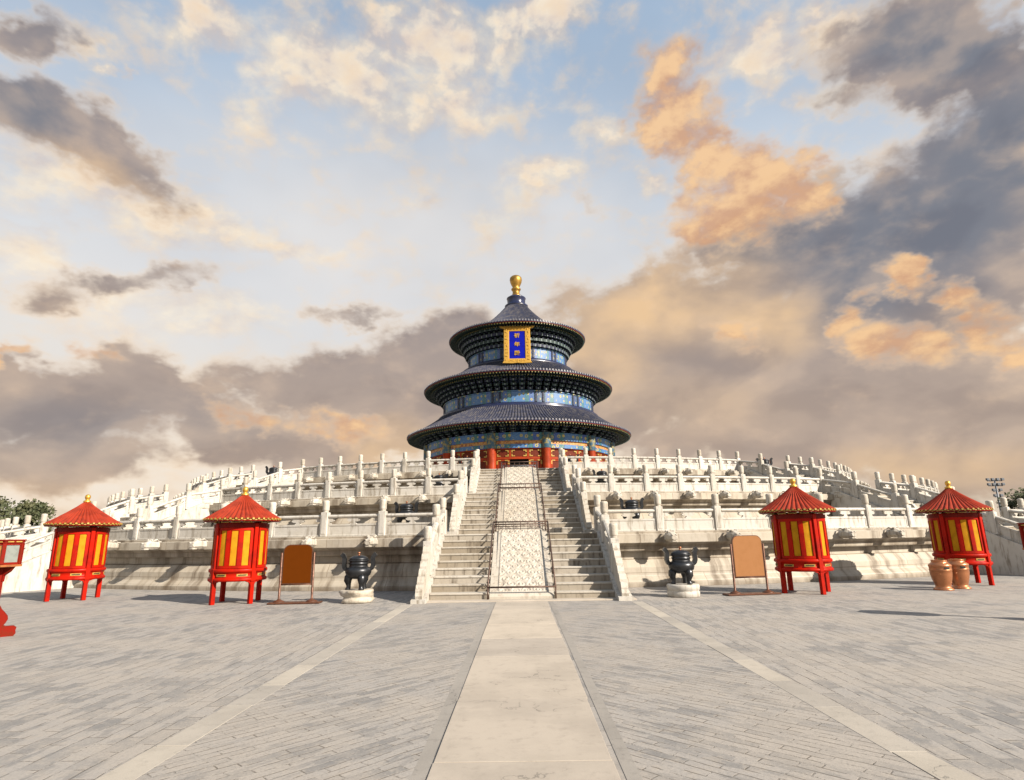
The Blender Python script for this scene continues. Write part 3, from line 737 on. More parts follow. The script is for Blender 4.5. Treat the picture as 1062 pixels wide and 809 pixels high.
for ti in range(3):
    secs_, step = sectors(ti)
    for sg in (-1, 1):
        (a0, a1), n = secs_[0]
        ring_section(ti, a0, a1, n, sg, 'between the central and %s flanking stairs' % SIDE[sg])
        (a0, a1), n = secs_[1]
        ring_section(ti, a0, a1, n, sg, 'on the far side of the %s flanking stair' % SIDE[sg])

# ------------------------------------------------------------------ stairs
FL = [(47.9, 43.9, 0.0, Z1, 2.74), (42.1, 38.0, Z1, Z2, 2.45), (36.2, 32.3, Z2, Z3, 2.2)]
def place(phi, r):
    a = R_(phi)
    return (r * math.sin(a), CY - r * math.cos(a))
def rampz(x, y, L, H):
    # staggered cloud scrolls in shallow relief, inside a plain moulded border
    if abs(x) > 0.66:
        return 0.028 if abs(x) < 0.71 else 0.0
    c = 0.33
    j = math.floor(y / c); i = math.floor(x / c + 0.5 * (j % 2))
    rr = random.Random(i * 71 + j * 13 + 5)
    cx = (i + 0.5 - 0.5 * (j % 2)) * c + rr.uniform(-0.04, 0.04); cy = (j + 0.5) * c + rr.uniform(-0.04, 0.04)
    dx, dy = x - cx, y - cy
    r = math.hypot(dx, dy); th = math.atan2(dy, dx)
    w = 0.5 + 0.5 * math.cos(r * 62.0 + (1 if rr.random() < 0.5 else -1) * th + rr.uniform(0, 6))
    f = max(0.0, 1.0 - (r / 0.25) ** 3)
    n = mnoise.noise(Vector((x * 7.0, y * 7.0, 1.3)))
    return 0.042 * (w * f + 0.35 * max(0.0, n) + 0.25 * (1 - f))
def stair(phi, fi, label):
    r0, r1, z0, z1, hw = FL[fi]
    x, y = place(phi, r0)
    root = thing('stone_staircase', (x, y, z0), label, 'staircase', 'stone staircases of the terrace', R_(phi))
    L, H, n = r0 - r1, z1 - z0, 9
    tr, ri = L / n, H / n
    central = abs(phi) < 1
    spans = [(-hw, -0.97), (0.97, hw)] if central else [(-hw, hw)]
    pm = {}
    for k in range(n):
        for si, (xa, xb) in enumerate(spans):
            if si not in pm:
                b = MB()
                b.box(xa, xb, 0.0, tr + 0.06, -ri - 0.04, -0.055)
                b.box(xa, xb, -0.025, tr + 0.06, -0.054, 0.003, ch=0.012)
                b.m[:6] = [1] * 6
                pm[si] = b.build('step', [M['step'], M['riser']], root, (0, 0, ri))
            else:
                copy(pm[si], root, (0, k * tr, ri * (k + 1)))
    sl = H / L
    # sloping side curbs
    for sx in (-1, 1):
        b = MB()
        xa, xb = sorted((sx * (hw + 0.004), sx * (hw + 0.42)))
        o = [(-0.75, -0.02), (-0.75, 0.10), (-0.45, 0.14), (0.0, 0.24), (L - 0.4, H - 0.4 * sl + 0.24), (L + 0.05, H + 0.02), (L + 0.05, -0.02)]
        b.prism(o, xa, xb, plane='yz')
        st = b.build('side_curb', M['marble'], root)
    if central:
        # carved ramp between the two runs of steps
        b = MB()
        nx, ny = 90, 230
        W = 0.80
        def zz(yy): return 0.05 + sl * yy + 0.10
        for j in range(ny + 1):
            for i in range(nx + 1):
                xx = -W + 2 * W * i / nx; yy = 0.06 + (L - 0.1) * j / ny
                e = min(i, nx - i) / 3.0; e2 = min(j, ny - j) / 4.0
                f = min(1.0, e, e2)
                dz = rampz(xx, yy + 7 * fi, L, H) * f
                b.v.append(Vector((xx, yy, zz(yy) + dz)))
        for j in range(ny):
            for i in range(nx):
                q = j * (nx + 1) + i
                b.f.append([q, q + 1, q + nx + 2, q + nx + 1]); b.m.append(0); b.sm.append(True)
        for sx in (-1, 1):
            xa, xb = sorted((sx * 0.80, sx * 0.955))
            b.prism([(-0.06, -0.02), (-0.06, 0.10), (0.0, zz(0) + 0.03), (L, zz(L) - 0.06), (L + 0.04, H + 0.006), (L + 0.04, H - 0.3)], xa, xb, plane='yz')
        b.prism([(-0.06, -0.02), (-0.06, 0.10), (0.0, zz(0) + 0.025), (0.16, zz(0.16) + 0.025), (0.16, -0.02)], -0.799, 0.799, plane='yz')
        b.prism([(L - 0.12, zz(L - 0.12) + 0.01), (L, zz(L) - 0.062), (L + 0.04, H + 0.006), (L + 0.04, H - 0.3), (L - 0.12, H - 0.3)], -0.799, 0.799, plane='yz')
        b.build('carved_ramp', M['ramp'], root)
    return root
def stair_rail(phi, fi, sx, label):
    r0, r1, z0, z1, hw = FL[fi]
    x, y = place(phi, r0)
    root = thing('stair_balustrade', (x, y, z0), label, 'balustrade', 'sloping stair balustrades', R_(phi))
    L, H = r0 - r1, z1 - z0
    sl = H / L
    X = sx * (hw + 0.21)
    yc = r0 - math.sqrt(RB[fi] ** 2 - X * X)       # corner post of the ring
    y1 = 0.95; y2 = (y1 + yc) / 2
    zs = lambda yy: 0.24 + sl * yy
    hsc = (1.0, 0.96, 0.9)[fi]
    top = lambda yy, h: zs(yy) + h
    P = [(y1, zs(y1) - 0.02, (1.12, 1.1, 1.1)[fi]), (y2, zs(y2) - 0.02, 1.0), (yc, H, 1.0)]
    for k in (0, 1):
        p = add_post(root, (X, P[k][0], P[k][1]), 0.0, P[k][2]); p.scale = (hsc, hsc, hsc)
    for k in (0, 1):
        ya, za, h0 = P[k]; yb, zb, _ = P[k + 1]
        za += (h0 - 1) * 0.83
        Lp = yb - ya
        key = ('st', fi, k)
        if key not in PAN:
            PAN[key] = panel_mesh(Lp, (zb - za) / Lp)
        o = link(bpy.data.objects.new('panel', PAN[key]), root, (X, ya, za), math.pi / 2)
        o.scale = (1, 1, hsc)
        if k == 0 or True:
            # solid fill between sloping curb and panel foot
            b = MB()
            b.prism([(ya + 0.13, za + 0.02), (yb - 0.13, zb - 0.1 if k else zb + 0.02), (yb - 0.13, zs(yb - 0.13) - 0.3 if k == 0 else H - 0.05), (ya + 0.13, zs(ya) - 0.1)], X - 0.075, X + 0.075, plane='yz')
            b.build('panel_foot', M['marble'], root)
    # drum stone that ends the rail
    ya, za, h0 = P[0]
    zt = za + 0.80 * hsc * h0
    e = -0.62
    o = [(ya - 0.13, za - 0.1), (ya - 0.13, zt)]
    steps = 6
    for k in range(steps):
        u0 = k / steps; u1 = (k + 1) / steps
        yA = ya - 0.13 + (e - ya + 0.13) * u0; zA = zt + (0.30 - zt) * u0
        yB = ya - 0.13 + (e - ya + 0.13) * u1; zB = zt + (0.30 - zt) * u1
        o += [(yA + (yB - yA) * 0.35 - 0.05, zA + (zB - zA) * 0.2 + 0.03), (yA + (yB - yA) * 0.85 - 0.035, zA + (zB - zA) * 0.75 - 0.005), (yB, zB)]
    o += [(e - 0.04, 0.2), (e, 0.09)]
    b = MB()
    b.prism(o, X - 0.10, X + 0.10, plane='yz')
    b.build('drum_stone', M['marble_carved'], root)
    return root
FLN = ['lowest', 'middle', 'top']
for fi in range(3):
    stair(0, fi, '%s flight of the central stone stair, with a carved dragon ramp' % FLN[fi])
    for sx in (-1, 1):
        stair_rail(0, fi, sx, 'white marble rail on the %s side of the central stair, %s flight' % (SIDE[sx], FLN[fi]))
    for sg in (-1, 1):
        stair(sg * PH, fi, '%s flight of the plain stone stair flanking the terrace on the %s' % (FLN[fi], SIDE[sg]))
        for sx in (-1, 1):
            nf = 'near' if sx == -sg else 'far'
            stair_rail(sg * PH, fi, sx, '%s sloping marble rail of the %s flight of the %s flanking stair' % (nf, FLN[fi], SIDE[sg]))

# iron rails round the carved ramp
def ramp_rail(fi):
    r0, r1, z0, z1, hw = FL[fi]
    y0 = CY - r0
    root = thing('iron_handrail', (0, y0, z0), 'brown iron rail fencing the carved ramp of the %s central flight' % FLN[fi], 'handrail', 'iron rails round the carved ramp')
    L, H = r0 - r1, z1 - z0
    sl = H / L
    w = 1.0
    ya, yb = -0.1, L - 0.05
    za, zb = 0.37, H + 0.42
    for sx in (-1, 1):
        b = MB()
        b.tube([(sx * w, ya, za), (sx * w, yb, zb)], 0.026, 8)
        b.build('side_rail', M['rail_metal'], root)
        for yy, zt in ((ya, za), (ya + (yb - ya) * .33, za + (zb - za) * .33), (ya + (yb - ya) * .66, za + (zb - za) * .66), (yb, zb)):
            b = MB()
            b.tube([(sx * w, yy, max(0, sl * yy) - 0.02), (sx * w, yy, zt)], 0.024, 8)
            b.build('upright', M['rail_metal'], root)
        for u in (0.12, 0.30, 0.46, 0.64, 0.82):
            yy = ya + (yb - ya) * u; zt = za + (zb - za) * u - 0.13
            b = MB()
            b.tube([(sx * (w - 0.005), yy + (0.02 + 0.095 * (1 - k / 22)) * math.cos(k * 0.55), zt + (0.02 + 0.095 * (1 - k / 22)) * math.sin(k * 0.55)) for k in range(20)], 0.011, 6)
            b.build('scroll', M['rail_metal'], root)
    b = MB(); b.tube([(-w, ya, za), (w, ya, za)], 0.026, 8); b.build('cross_bar', M['rail_metal'], root)
    b = MB(); b.tube([(-w, yb, zb), (w, yb, zb)], 0.026, 8); b.build('cross_bar', M['rail_metal'], root)
    b = MB()
    b.tube([(-w, yb, zb - 0.16), (w, yb, zb - 0.16)], 0.016, 6)
    b.tube([(-w, yb, zb - 0.36), (w, yb, zb - 0.36)], 0.016, 6)
    for k in range(-3, 4):
        b.tube([(k * 0.27, yb, zb - 0.36), (k * 0.27, yb, zb)], 0.011, 6)
        cx_ = k * 0.27 + 0.1
        if abs(cx_) < 0.75 and k != 0:
            b.tube([(cx_ + (0.02 + 0.06 * (1 - q / 18)) * math.cos(q * 0.6), yb, zb - 0.26 + (0.02 + 0.06 * (1 - q / 18)) * math.sin(q * 0.6)) for q in range(17)], 0.009, 5)
    b.build('scroll_panel', M['rail_metal'], root)
for fi in range(3):
    ramp_rail(fi)

# ------------------------------------------------------------------ temple hall
hall = thing('temple_hall', (0, CY, Z3), 'round triple eaved temple hall with dark blue tiled roofs and red columns', 'temple')
def hz(z): return z - Z3
H0 = 5.95
b = MB(); b.lathe([(12.6, 0.0), (12.6, hz(H0) - 0.05), (12.5, hz(H0)), (0.0, hz(H0))], 96, 0, False); b.build('stone_base', M['marble'], hall)
colb = MB(); colb.lathe([(0.62, hz(H0)), (0.62, hz(H0) + 0.12), (0.45, hz(H0) + 0.2), (0.43, hz(H0) + 0.22), (0.41, hz(10.02))], 24)
topb = MB(); topb.lathe([(0.44, hz(10.0)), (0.455, hz(10.05)), (0.455, hz(11.45)), (0.44, hz(11.5))], 24)
cc0 = None
for k in range(12):
    a = R_(15 + 30 * k)
    loc = (10.15 * math.sin(a), -10.15 * math.cos(a), 0)
    if cc0 is None:
        cc0 = colb.build('column', M['column'], hall, loc, a)
        ct0 = topb.build('painted_collar', M['collar'], cc0)
    else:
        copytree(cc0, hall, loc, a)
# bays of doors and transoms
def bay(center, mid_open):
    b = MB(); l = MB()
    z0, zd, zt, ze = hz(H0), hz(8.98), hz(9.12), hz(10.02)
    ro, ri = 9.98, 9.86
    a0, a1 = center - 12.9, center + 12.9
    edges = [a0, center - 4.9, center + 4.9, a1]
    b.arcbox(a0, a1, ri, ro + 0.06, zd, zt, 0, 10)
    b.arcbox(a0, a1, ri, ro + 0.06, ze - 0.10, ze, 0, 10)
    b.arcbox(a0, a1, ri, ro + 0.06, zt + 0.002, zt + 0.07, 0, 10)
    for e in range(3):
        c0, c1 = edges[e] + 0.55, edges[e + 1] - 0.55
        # transom panel
        l.arcbox(c0, c1, ri + 0.02, ro - 0.03, zt + 0.071, ze - 0.101, 0, 4)
        for q0, q1 in ((edges[e], c0), (c1, edges[e + 1])):
            b.arcbox(q0 + 0.002, q1 - 0.002, ri, ro + 0.04, zt + 0.071, ze - 0.101, 0, 2)
        zz0, zz1 = zt + 0.12, ze - 0.16
        for (u0, u1) in ((c0 + 0.25, c0 + 2.1), (c1 - 2.1, c1 - 0.25)):
            for w0, w1 in ((zz0, zz0 + 0.09), (zz1 - 0.09, zz1)):
                b.arcbox(u0, u1, ro - 0.02, ro + 0.035, w0, w1, 1, 2)
        for (u0, u1) in ((c0 + 0.25, c0 + 0.8), (c1 - 0.8, c1 - 0.25)):
            b.arcbox(u0, u1, ro - 0.02, ro + 0.03, zz0 + 0.093, zz0 + 0.24, 1, 1)
            b.arcbox(u0, u1, ro - 0.02, ro + 0.03, zz1 - 0.24, zz1 - 0.093, 1, 1)
        if e == 1 and mid_open:
            continue
        # door leaves below
        n = 1 if e != 1 else 2
        for j in range(n):
            d0 = edges[e] + 0.3 + (edges[e + 1] - edges[e] - 0.6) * j / n
            d1 = edges[e] + 0.3 + (edges[e + 1] - edges[e] - 0.6) * (j + 1) / n
            b.arcbox(d0, d0 + 1.3, ri, ro + 0.02, z0, zd - 0.002, 0, 1)
            b.arcbox(d1 - 1.3, d1 - 0.01, ri, ro + 0.02, z0, zd - 0.002, 0, 1)
            b.arcbox(d0 + 1.302, d1 - 1.302, ri, ro + 0.01, z0, z0 + 1.0, 0, 2)
            b.arcbox(d0 + 1.302, d1 - 1.302, ri, ro + 0.01, zd - 0.16, zd - 0.003, 0, 2)
            l.arcbox(d0 + 1.302, d1 - 1.302, ri + 0.02, ro - 0.04, z0 + 1.003, zd - 0.163, 0, 2)
            for zc in (zd - 0.06, zd - 0.95, z0 + 1.5, z0 + 0.5):
                b.arcbox(d0 + 0.1, d0 + 0.9, ro + 0.0, ro + 0.045, zc - 0.42, zc - 0.08, 1, 1)
                b.arcbox(d1 - 0.9, d1 - 0.1, ro + 0.0, ro + 0.045, zc - 0.42, zc - 0.08, 1, 1)
            b.arcbox(d0 + 0.91, d0 + 2.6, ro + 0.0, ro + 0.04, zd - 0.15, zd - 0.07, 1, 1)
            b.arcbox(d1 - 2.6, d1 - 0.91, ro + 0.0, ro + 0.04, zd - 0.15, zd - 0.07, 1, 1)
    w = b.build('door_wall', [M['column'], M['gold_paint']], hall)
    l.build('lattice', M['lattice'], w)
for k in range(-3, 4):
    bay(30 * k, k == 0)
b = MB(); b.lathe([(9.87, hz(H0)), (9.87, hz(10.02))], 70, 0, False, 103.0, 257.0); b.build('rear_wall', M['column'], hall)
b = MB(); b.arcbox(-12.9, 12.9, 8.4, 8.6, hz(H0), hz(10.0), 0, 8); b.build('dark_interior_sheet', M['black'], hall)  # black sheet added behind the doorway, its colour standing for the unlit interior
def ring(name, prof, mat, n=180, smooth=False):
    b = MB(); b.lathe([(r, hz(z)) for r, z in prof], n, 0, smooth)
    return b.build(name, mat, hall, fix=False)
# painted beams, first storey
ring('painted_beam', [(10.0, 10.025), (10.18, 10.025), (10.18, 10.40), (10.0, 10.40)], M['painted'])
ring('gilt_beam', [(10.0, 10.405), (10.10, 10.405), (10.10, 10.47), (10.06, 10.48), (10.06, 10.69), (10.10, 10.70), (10.10, 10.745), (10.0, 10.745)], M['beam_gold'])
ring('painted_beam', [(10.0, 10.75), (10.22, 10.75), (10.22, 11.40), (10.30, 11.42), (10.30, 11.50), (10.0, 11.50)], M['painted'])
# friezes of the upper storeys
ring('painted_frieze', [(8.25, 14.90), (8.40, 14.90), (8.40, 15.96), (8.48, 15.98), (8.48, 16.08), (8.2, 16.08)], M['painted_pale'])
ring('painted_frieze', [(5.5, 20.34), (5.62, 20.34), (5.62, 21.40), (5.70, 21.42), (5.70, 21.50), (5.4, 21.50)], M['painted_top'])
strut = MB()
strut.box(-0.12, 0.12, -0.08, 0.05, 0.0, 1.06, ch=0.02)
s0 = None
for Rr, zb in ((8.40, 14.9), (5.62, 20.34)):
    for k in range(12):
        for off in (-2.6, 2.6):
            a = R_(15 + 30 * k + off)
            loc = (Rr * math.sin(a), -Rr * math.cos(a), hz(zb))
            if s0 is None: s0 = strut.build('frieze_strut', M['bracket_blue'], hall, loc, a)
            else: copy(s0, hall, loc, a)
# eaves: (wall R, soffit start z, eave R, eave z underside, roof top R, roof top z, ribs)
EAVES = [(10.3, 11.5, 12.35, 12.06, 8.75, 14.62, 240), (8.48, 16.08, 10.6, 17.36, 6.1, 20.02, 208), (5.70, 21.5, 7.86, 23.44, 1.15, 28.4, 156)]
def roof(wR, wz, eR, ez, tR, tz, ribs, top):
    n = ribs * 6
    zt = ez + 0.34
    rows = 14 if top else 9
    prof = []
    for j in range(rows + 1):
        u = j / rows
        r = eR + (tR - eR) * u
        if top:
            w = 0.30 * u + 0.70 * u ** 2.25
        else:
            w = 0.62 * u + 0.38 * u ** 2
        prof.append((r, zt + (tz - zt) * w))
    b = MB()
    amp0 = 0.065
    wave = [1.0, 0.8, -0.35, -0.55, -0.35, 0.8]
    vs = []
    for (r, z) in prof:
        a_ = amp0 * min(1.0, 0.25 + 0.75 * r / eR)
        for i in range(n):
            a = 2 * math.pi * i / n
            vs.append((r * math.sin(a), -r * math.cos(a), hz(z) + a_ * wave[i % 6]))
    fs = []
    for j in range(rows):
        for i in range(n):
            i2 = (i + 1) % n
            fs.append((j * n + i, j * n + i2, (j + 1) * n + i2, (j + 1) * n + i))
    b.add(vs, fs, 0, False)
    # tile ends along the rim
    for i in range(ribs):
        a = 2 * math.pi * i / ribs
        Mx = Matrix.Rotation(a, 4, 'Z') @ Matrix.Translation((0, -eR - 0.02, hz(zt) - 0.01))
        vs = [(0.085 * math.cos(q * math.pi / 4), -0.03, 0.10 * math.sin(q * math.pi / 4)) for q in range(8)] + [(0.085 * math.cos(q * math.pi / 4), 0.08, 0.10 * math.sin(q * math.pi / 4)) for q in range(8)]
        b.add(vs, [list(range(8))] + [(q, (q + 1) % 8, (q + 1) % 8 + 8, q + 8) for q in range(8)], 1, False, Mx)
    rf = b.build('roof', [M['tile'], M['tile_end']], hall, fix=False)
    d = MB(); d.lathe([(eR - 0.06, hz(ez) + 0.20), (eR + 0.0, hz(ez) + 0.20), (eR + 0.0, hz(zt) - 0.03), (eR - 0.06, hz(zt) - 0.03)], 180, 0, False)
    d.build('tile_rim', M['ridge'], rf, fix=False)
    d = MB(); d.lathe([(eR - 0.10, hz(ez) + 0.145), (eR - 0.03, hz(ez) + 0.145), (eR - 0.03, hz(ez) + 0.198), (eR - 0.10, hz(ez) + 0.198)], 180, 0, False)
    d.build('eave_board', M['rafter_red'], rf, fix=False)
    # two rows of rafters with gilt and green ends
    for (ra, rb, zz, nm) in ((eR - 1.25, eR - 0.07, ez + 0.06, 0), (wR + 0.3, eR - 0.72, ez - 0.06, 1)):
        q = MB()
        slope = (0.10 if nm == 0 else 0.20)
        for i in range(ribs if nm == 0 else ribs):
            a = 2 * math.pi * (i + 0.5) / ribs
            Mx = Matrix.Rotation(a, 4, 'Z')
            w = 0.05
            vs = []
            for (r, dz) in ((rb, 0.0), (ra, slope * (rb - ra))):
                for (xx, z_) in ((-w, -0.055), (w, -0.055), (w, 0.055), (-w, 0.055)):
                    vs.append((xx, -r, hz(zz) + dz + z_))
            q.add(vs, [(0, 1, 2, 3)], 1, False, Mx)
            q.add(vs, [(0, 4, 5, 1), (1, 5, 6, 2), (3, 7, 4, 0)], 0, False, Mx)
        q.build('rafters', [M['bracket_green'], M['rafter_end']], rf, fix=False)
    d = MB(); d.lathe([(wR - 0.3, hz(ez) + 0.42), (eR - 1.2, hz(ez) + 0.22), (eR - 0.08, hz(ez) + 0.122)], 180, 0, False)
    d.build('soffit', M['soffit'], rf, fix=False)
    return rf
for i, e in enumerate(EAVES):
    roof(*e, i == 2)
# collars where a roof meets the storey above
ring('ridge_collar', [(8.95, 14.42), (9.0, 14.55), (8.9, 14.62), (8.74, 14.63), (8.78, 14.72), (8.70, 14.80), (8.55, 14.82), (8.45, 14.895), (8.2, 14.895)], M['ridge'], smooth=True)
ring('ridge_collar', [(6.35, 19.75), (6.42, 19.92), (6.3, 20.0), (6.1, 20.02), (6.12, 20.12), (6.0, 20.2), (5.8, 20.22), (5.68, 20.335), (5.4, 20.335)], M['ridge'], smooth=True)
# bracket sets
br = MB()
def bracket_mesh(depth, height):
    b = MB()
    lv = 4
    for k in range(lv):
        u = (k + 1) / lv
        z0 = height * k / lv; z1 = height * (k + 0.62) / lv
        y = -depth * (u ** 1.15) - 0.02
        b.box(-0.075, 0.075, y, 0.1, z0 + 0.02, z1, k % 2, ch=0.02)
        w = 0.26 + 0.03 * k
        b.box(-w, w, y + 0.02, y + 0.16, z0 + 0.05, z1 + 0.03, (k + 1) % 2, ch=0.02)
        for sx in (-1, 1):
            b.box(sx * (w - 0.05) - 0.06, sx * (w - 0.05) + 0.06, y, y + 0.18, z1 + 0.032, height * (k + 1) / lv, k % 2, ch=0.015)
        b.box(-0.05, 0.05, y - 0.02, y + 0.005, z0 + 0.05, z1 - 0.02, 2)
    return b
NB = 66
for (wR, wz, eR, ez, tR, tz, ribs) in EAVES:
    dep = (eR - wR) * 0.52
    bb = bracket_mesh(dep, ez - wz + 0.28)
    rest = MB()
    me = bb.mesh('bracket'); bb.fixn(me)
    for mm in ('bracket_green', 'bracket_blue', 'bracket_light'): me.materials.append(M[mm])
    for k in range(NB):
        deg = (k + 0.5) * 360 / NB
        dd = deg if deg < 180 else deg - 360
        a = R_(deg)
        loc = (wR * math.sin(a), -wR * math.cos(a), hz(wz))
        if abs(dd) < 90:
            link(bpy.data.objects.new('bracket', me), hall, loc, a)
        else:
            Mx = Matrix.Translation(loc) @ Matrix.Rotation(a, 4, 'Z')
            hh = ez - wz + 0.2
            rest.prism([(0.1, 0.05), (-0.12, 0.05), (-dep, hh * 0.85), (-dep, hh), (0.1, hh)], -0.3, 0.3, plane='yz', M=Mx)
    o = rest.build('rear_brackets', M['bracket_green'], hall)
    o['kind'] = 'stuff'
# neck and gilded finial
ring('roof_neck', [(1.35, 28.22), (1.38, 28.36), (1.22, 28.42), (1.10, 28.5), (1.05, 28.62), (1.08, 29.2), (1.14, 29.28), (1.12, 29.36), (0.98, 29.44), (0.86, 29.55), (0.62, 29.62), (0.0, 29.64)], M['ridge'], 48, True)
ring('finial', [(0.577, 29.58), (0.614, 29.68), (0.558, 29.76), (0.465, 29.86), (0.409, 30.1), (0.428, 30.3), (0.539, 30.42), (0.577, 30.55), (0.484, 30.66), (0.391, 30.72), (0.419, 30.85), (0.558, 31.1), (0.688, 31.45), (0.735, 31.75), (0.688, 32.0), (0.512, 32.18), (0.279, 32.27), (0.000, 32.29)], M['gold_finial'], 40, True)

# name plaque hung under the top eave
pq = thing('name_plaque', (0.0, CY - 7.02, 23.2), 'gilt framed blue plaque with gold characters hanging under the top eave', 'sign')
tilt = R_(15.0)
PM = Matrix.Rotation(-tilt, 4, 'X')
def pl(b): 
    return b
b = MB()
W, Hh = 0.82, 4.35
b.box(-W, W, -0.02, 0.05, -Hh + 0.5, -0.5, M=PM)
b.build('board', M['plaque_blue'], pq)
b = MB()
fw = 0.56
b.box(-W - fw, -W, -0.10, 0.06, -Hh, 0.0, ch=0.05, M=PM)
b.box(W, W + fw, -0.10, 0.06, -Hh, 0.0, ch=0.05, M=PM)
b.box(-W - 0.001, W + 0.001, -0.10, 0.06, -Hh, -Hh + 0.5, ch=0.04, M=PM)
b.box(-W - 0.001, W + 0.001, -0.10, 0.06, -0.5, 0.0, ch=0.04, M=PM)
b.prism([(-W - fw - 0.35, 0.12), (-W - fw - 0.42, 0.0), (-W - fw - 0.2, -0.14), (-W - fw, -0.2), (W + fw, -0.2), (W + fw + 0.2, -0.14), (W + fw + 0.42, 0.0), (W + fw + 0.35, 0.12), (W + fw, 0.08), (-W - fw, 0.08)], -0.13, 0.0, M=PM)
b.prism([(-W - fw - 0.12, -Hh - 0.05), (-W - fw - 0.02, -Hh + 0.14), (W + fw + 0.02, -Hh + 0.14), (W + fw + 0.12, -Hh - 0.05), (0.5, -Hh - 0.1), (0.0, -Hh - 0.04), (-0.5, -Hh - 0.1)], -0.13, 0.0, M=PM)
random.seed(3)
for k in range(40):                                             # carved relief on the frame
    s = k % 4
    if s < 2: x, z = (-1 if s == 0 else 1) * (W + fw / 2), -0.25 - (Hh - 0.4) * (k // 4) / 9.5
    else: x, z = -W + 2 * W * (k // 4 + 0.5) / 10, (-0.2 if s == 2 else -Hh + 0.2)
    Mx = PM @ Matrix.Translation((x + random.uniform(-.06, .06), -0.11, z)) @ Matrix.Rotation(random.uniform(0, 3), 4, 'Y')
    b.box(-0.14, 0.14, -0.05, 0.03, -0.06, 0.06, ch=0.03, M=Mx)
b.build('frame', M['gold'], pq)
for i, chx in enumerate('祈年殿'):
    cu = bpy.data.curves.new('character', 'FONT')
    cu.body = chx
    cu.size = 0.60
    cu.extrude = 0.03
    cu.offset = 0.012
    cu.align_x = 'CENTER'; cu.align_y = 'CENTER'
    cu.materials.append(M['gold'])
    tmp = link(bpy.data.objects.new('character', cu))
    bpy.context.view_layer.update()
    me = bpy.data.meshes.new_from_object(tmp.evaluated_get(bpy.context.evaluated_depsgraph_get()))
    bpy.data.objects.remove(tmp)
    o = link(bpy.data.objects.new('character', me), pq)
    o.matrix_local = PM @ Matrix.Translation((0, -0.05, -1.08 - 1.08 * i)) @ Matrix.Rotation(R_(90), 4, 'X')

# barrier in the doorway
bd = thing('door_barrier', (0, CY - 10.7, H0), 'low grey metal barrier standing in the dark open doorway of the hall', 'barrier')
b = MB()
for x in (-1.5, -0.55, 0.55, 1.5):
    b.tube([(x, 0, 0), (x, 0, 2.35)], 0.04, 8)
b.tube([(-1.5, 0, 2.3), (1.5, 0, 2.3)], 0.04, 8)
b.build('frame', M['lamp_metal'], bd)
b = MB()
for s in (-1, 1):
    b.box(min(s * .7, s * 1.15), max(s * .7, s * 1.15), -0.03, 0.03, 1.55, 2.1, ch=0.02)
b.build('infill_panel', M['glass'], bd)

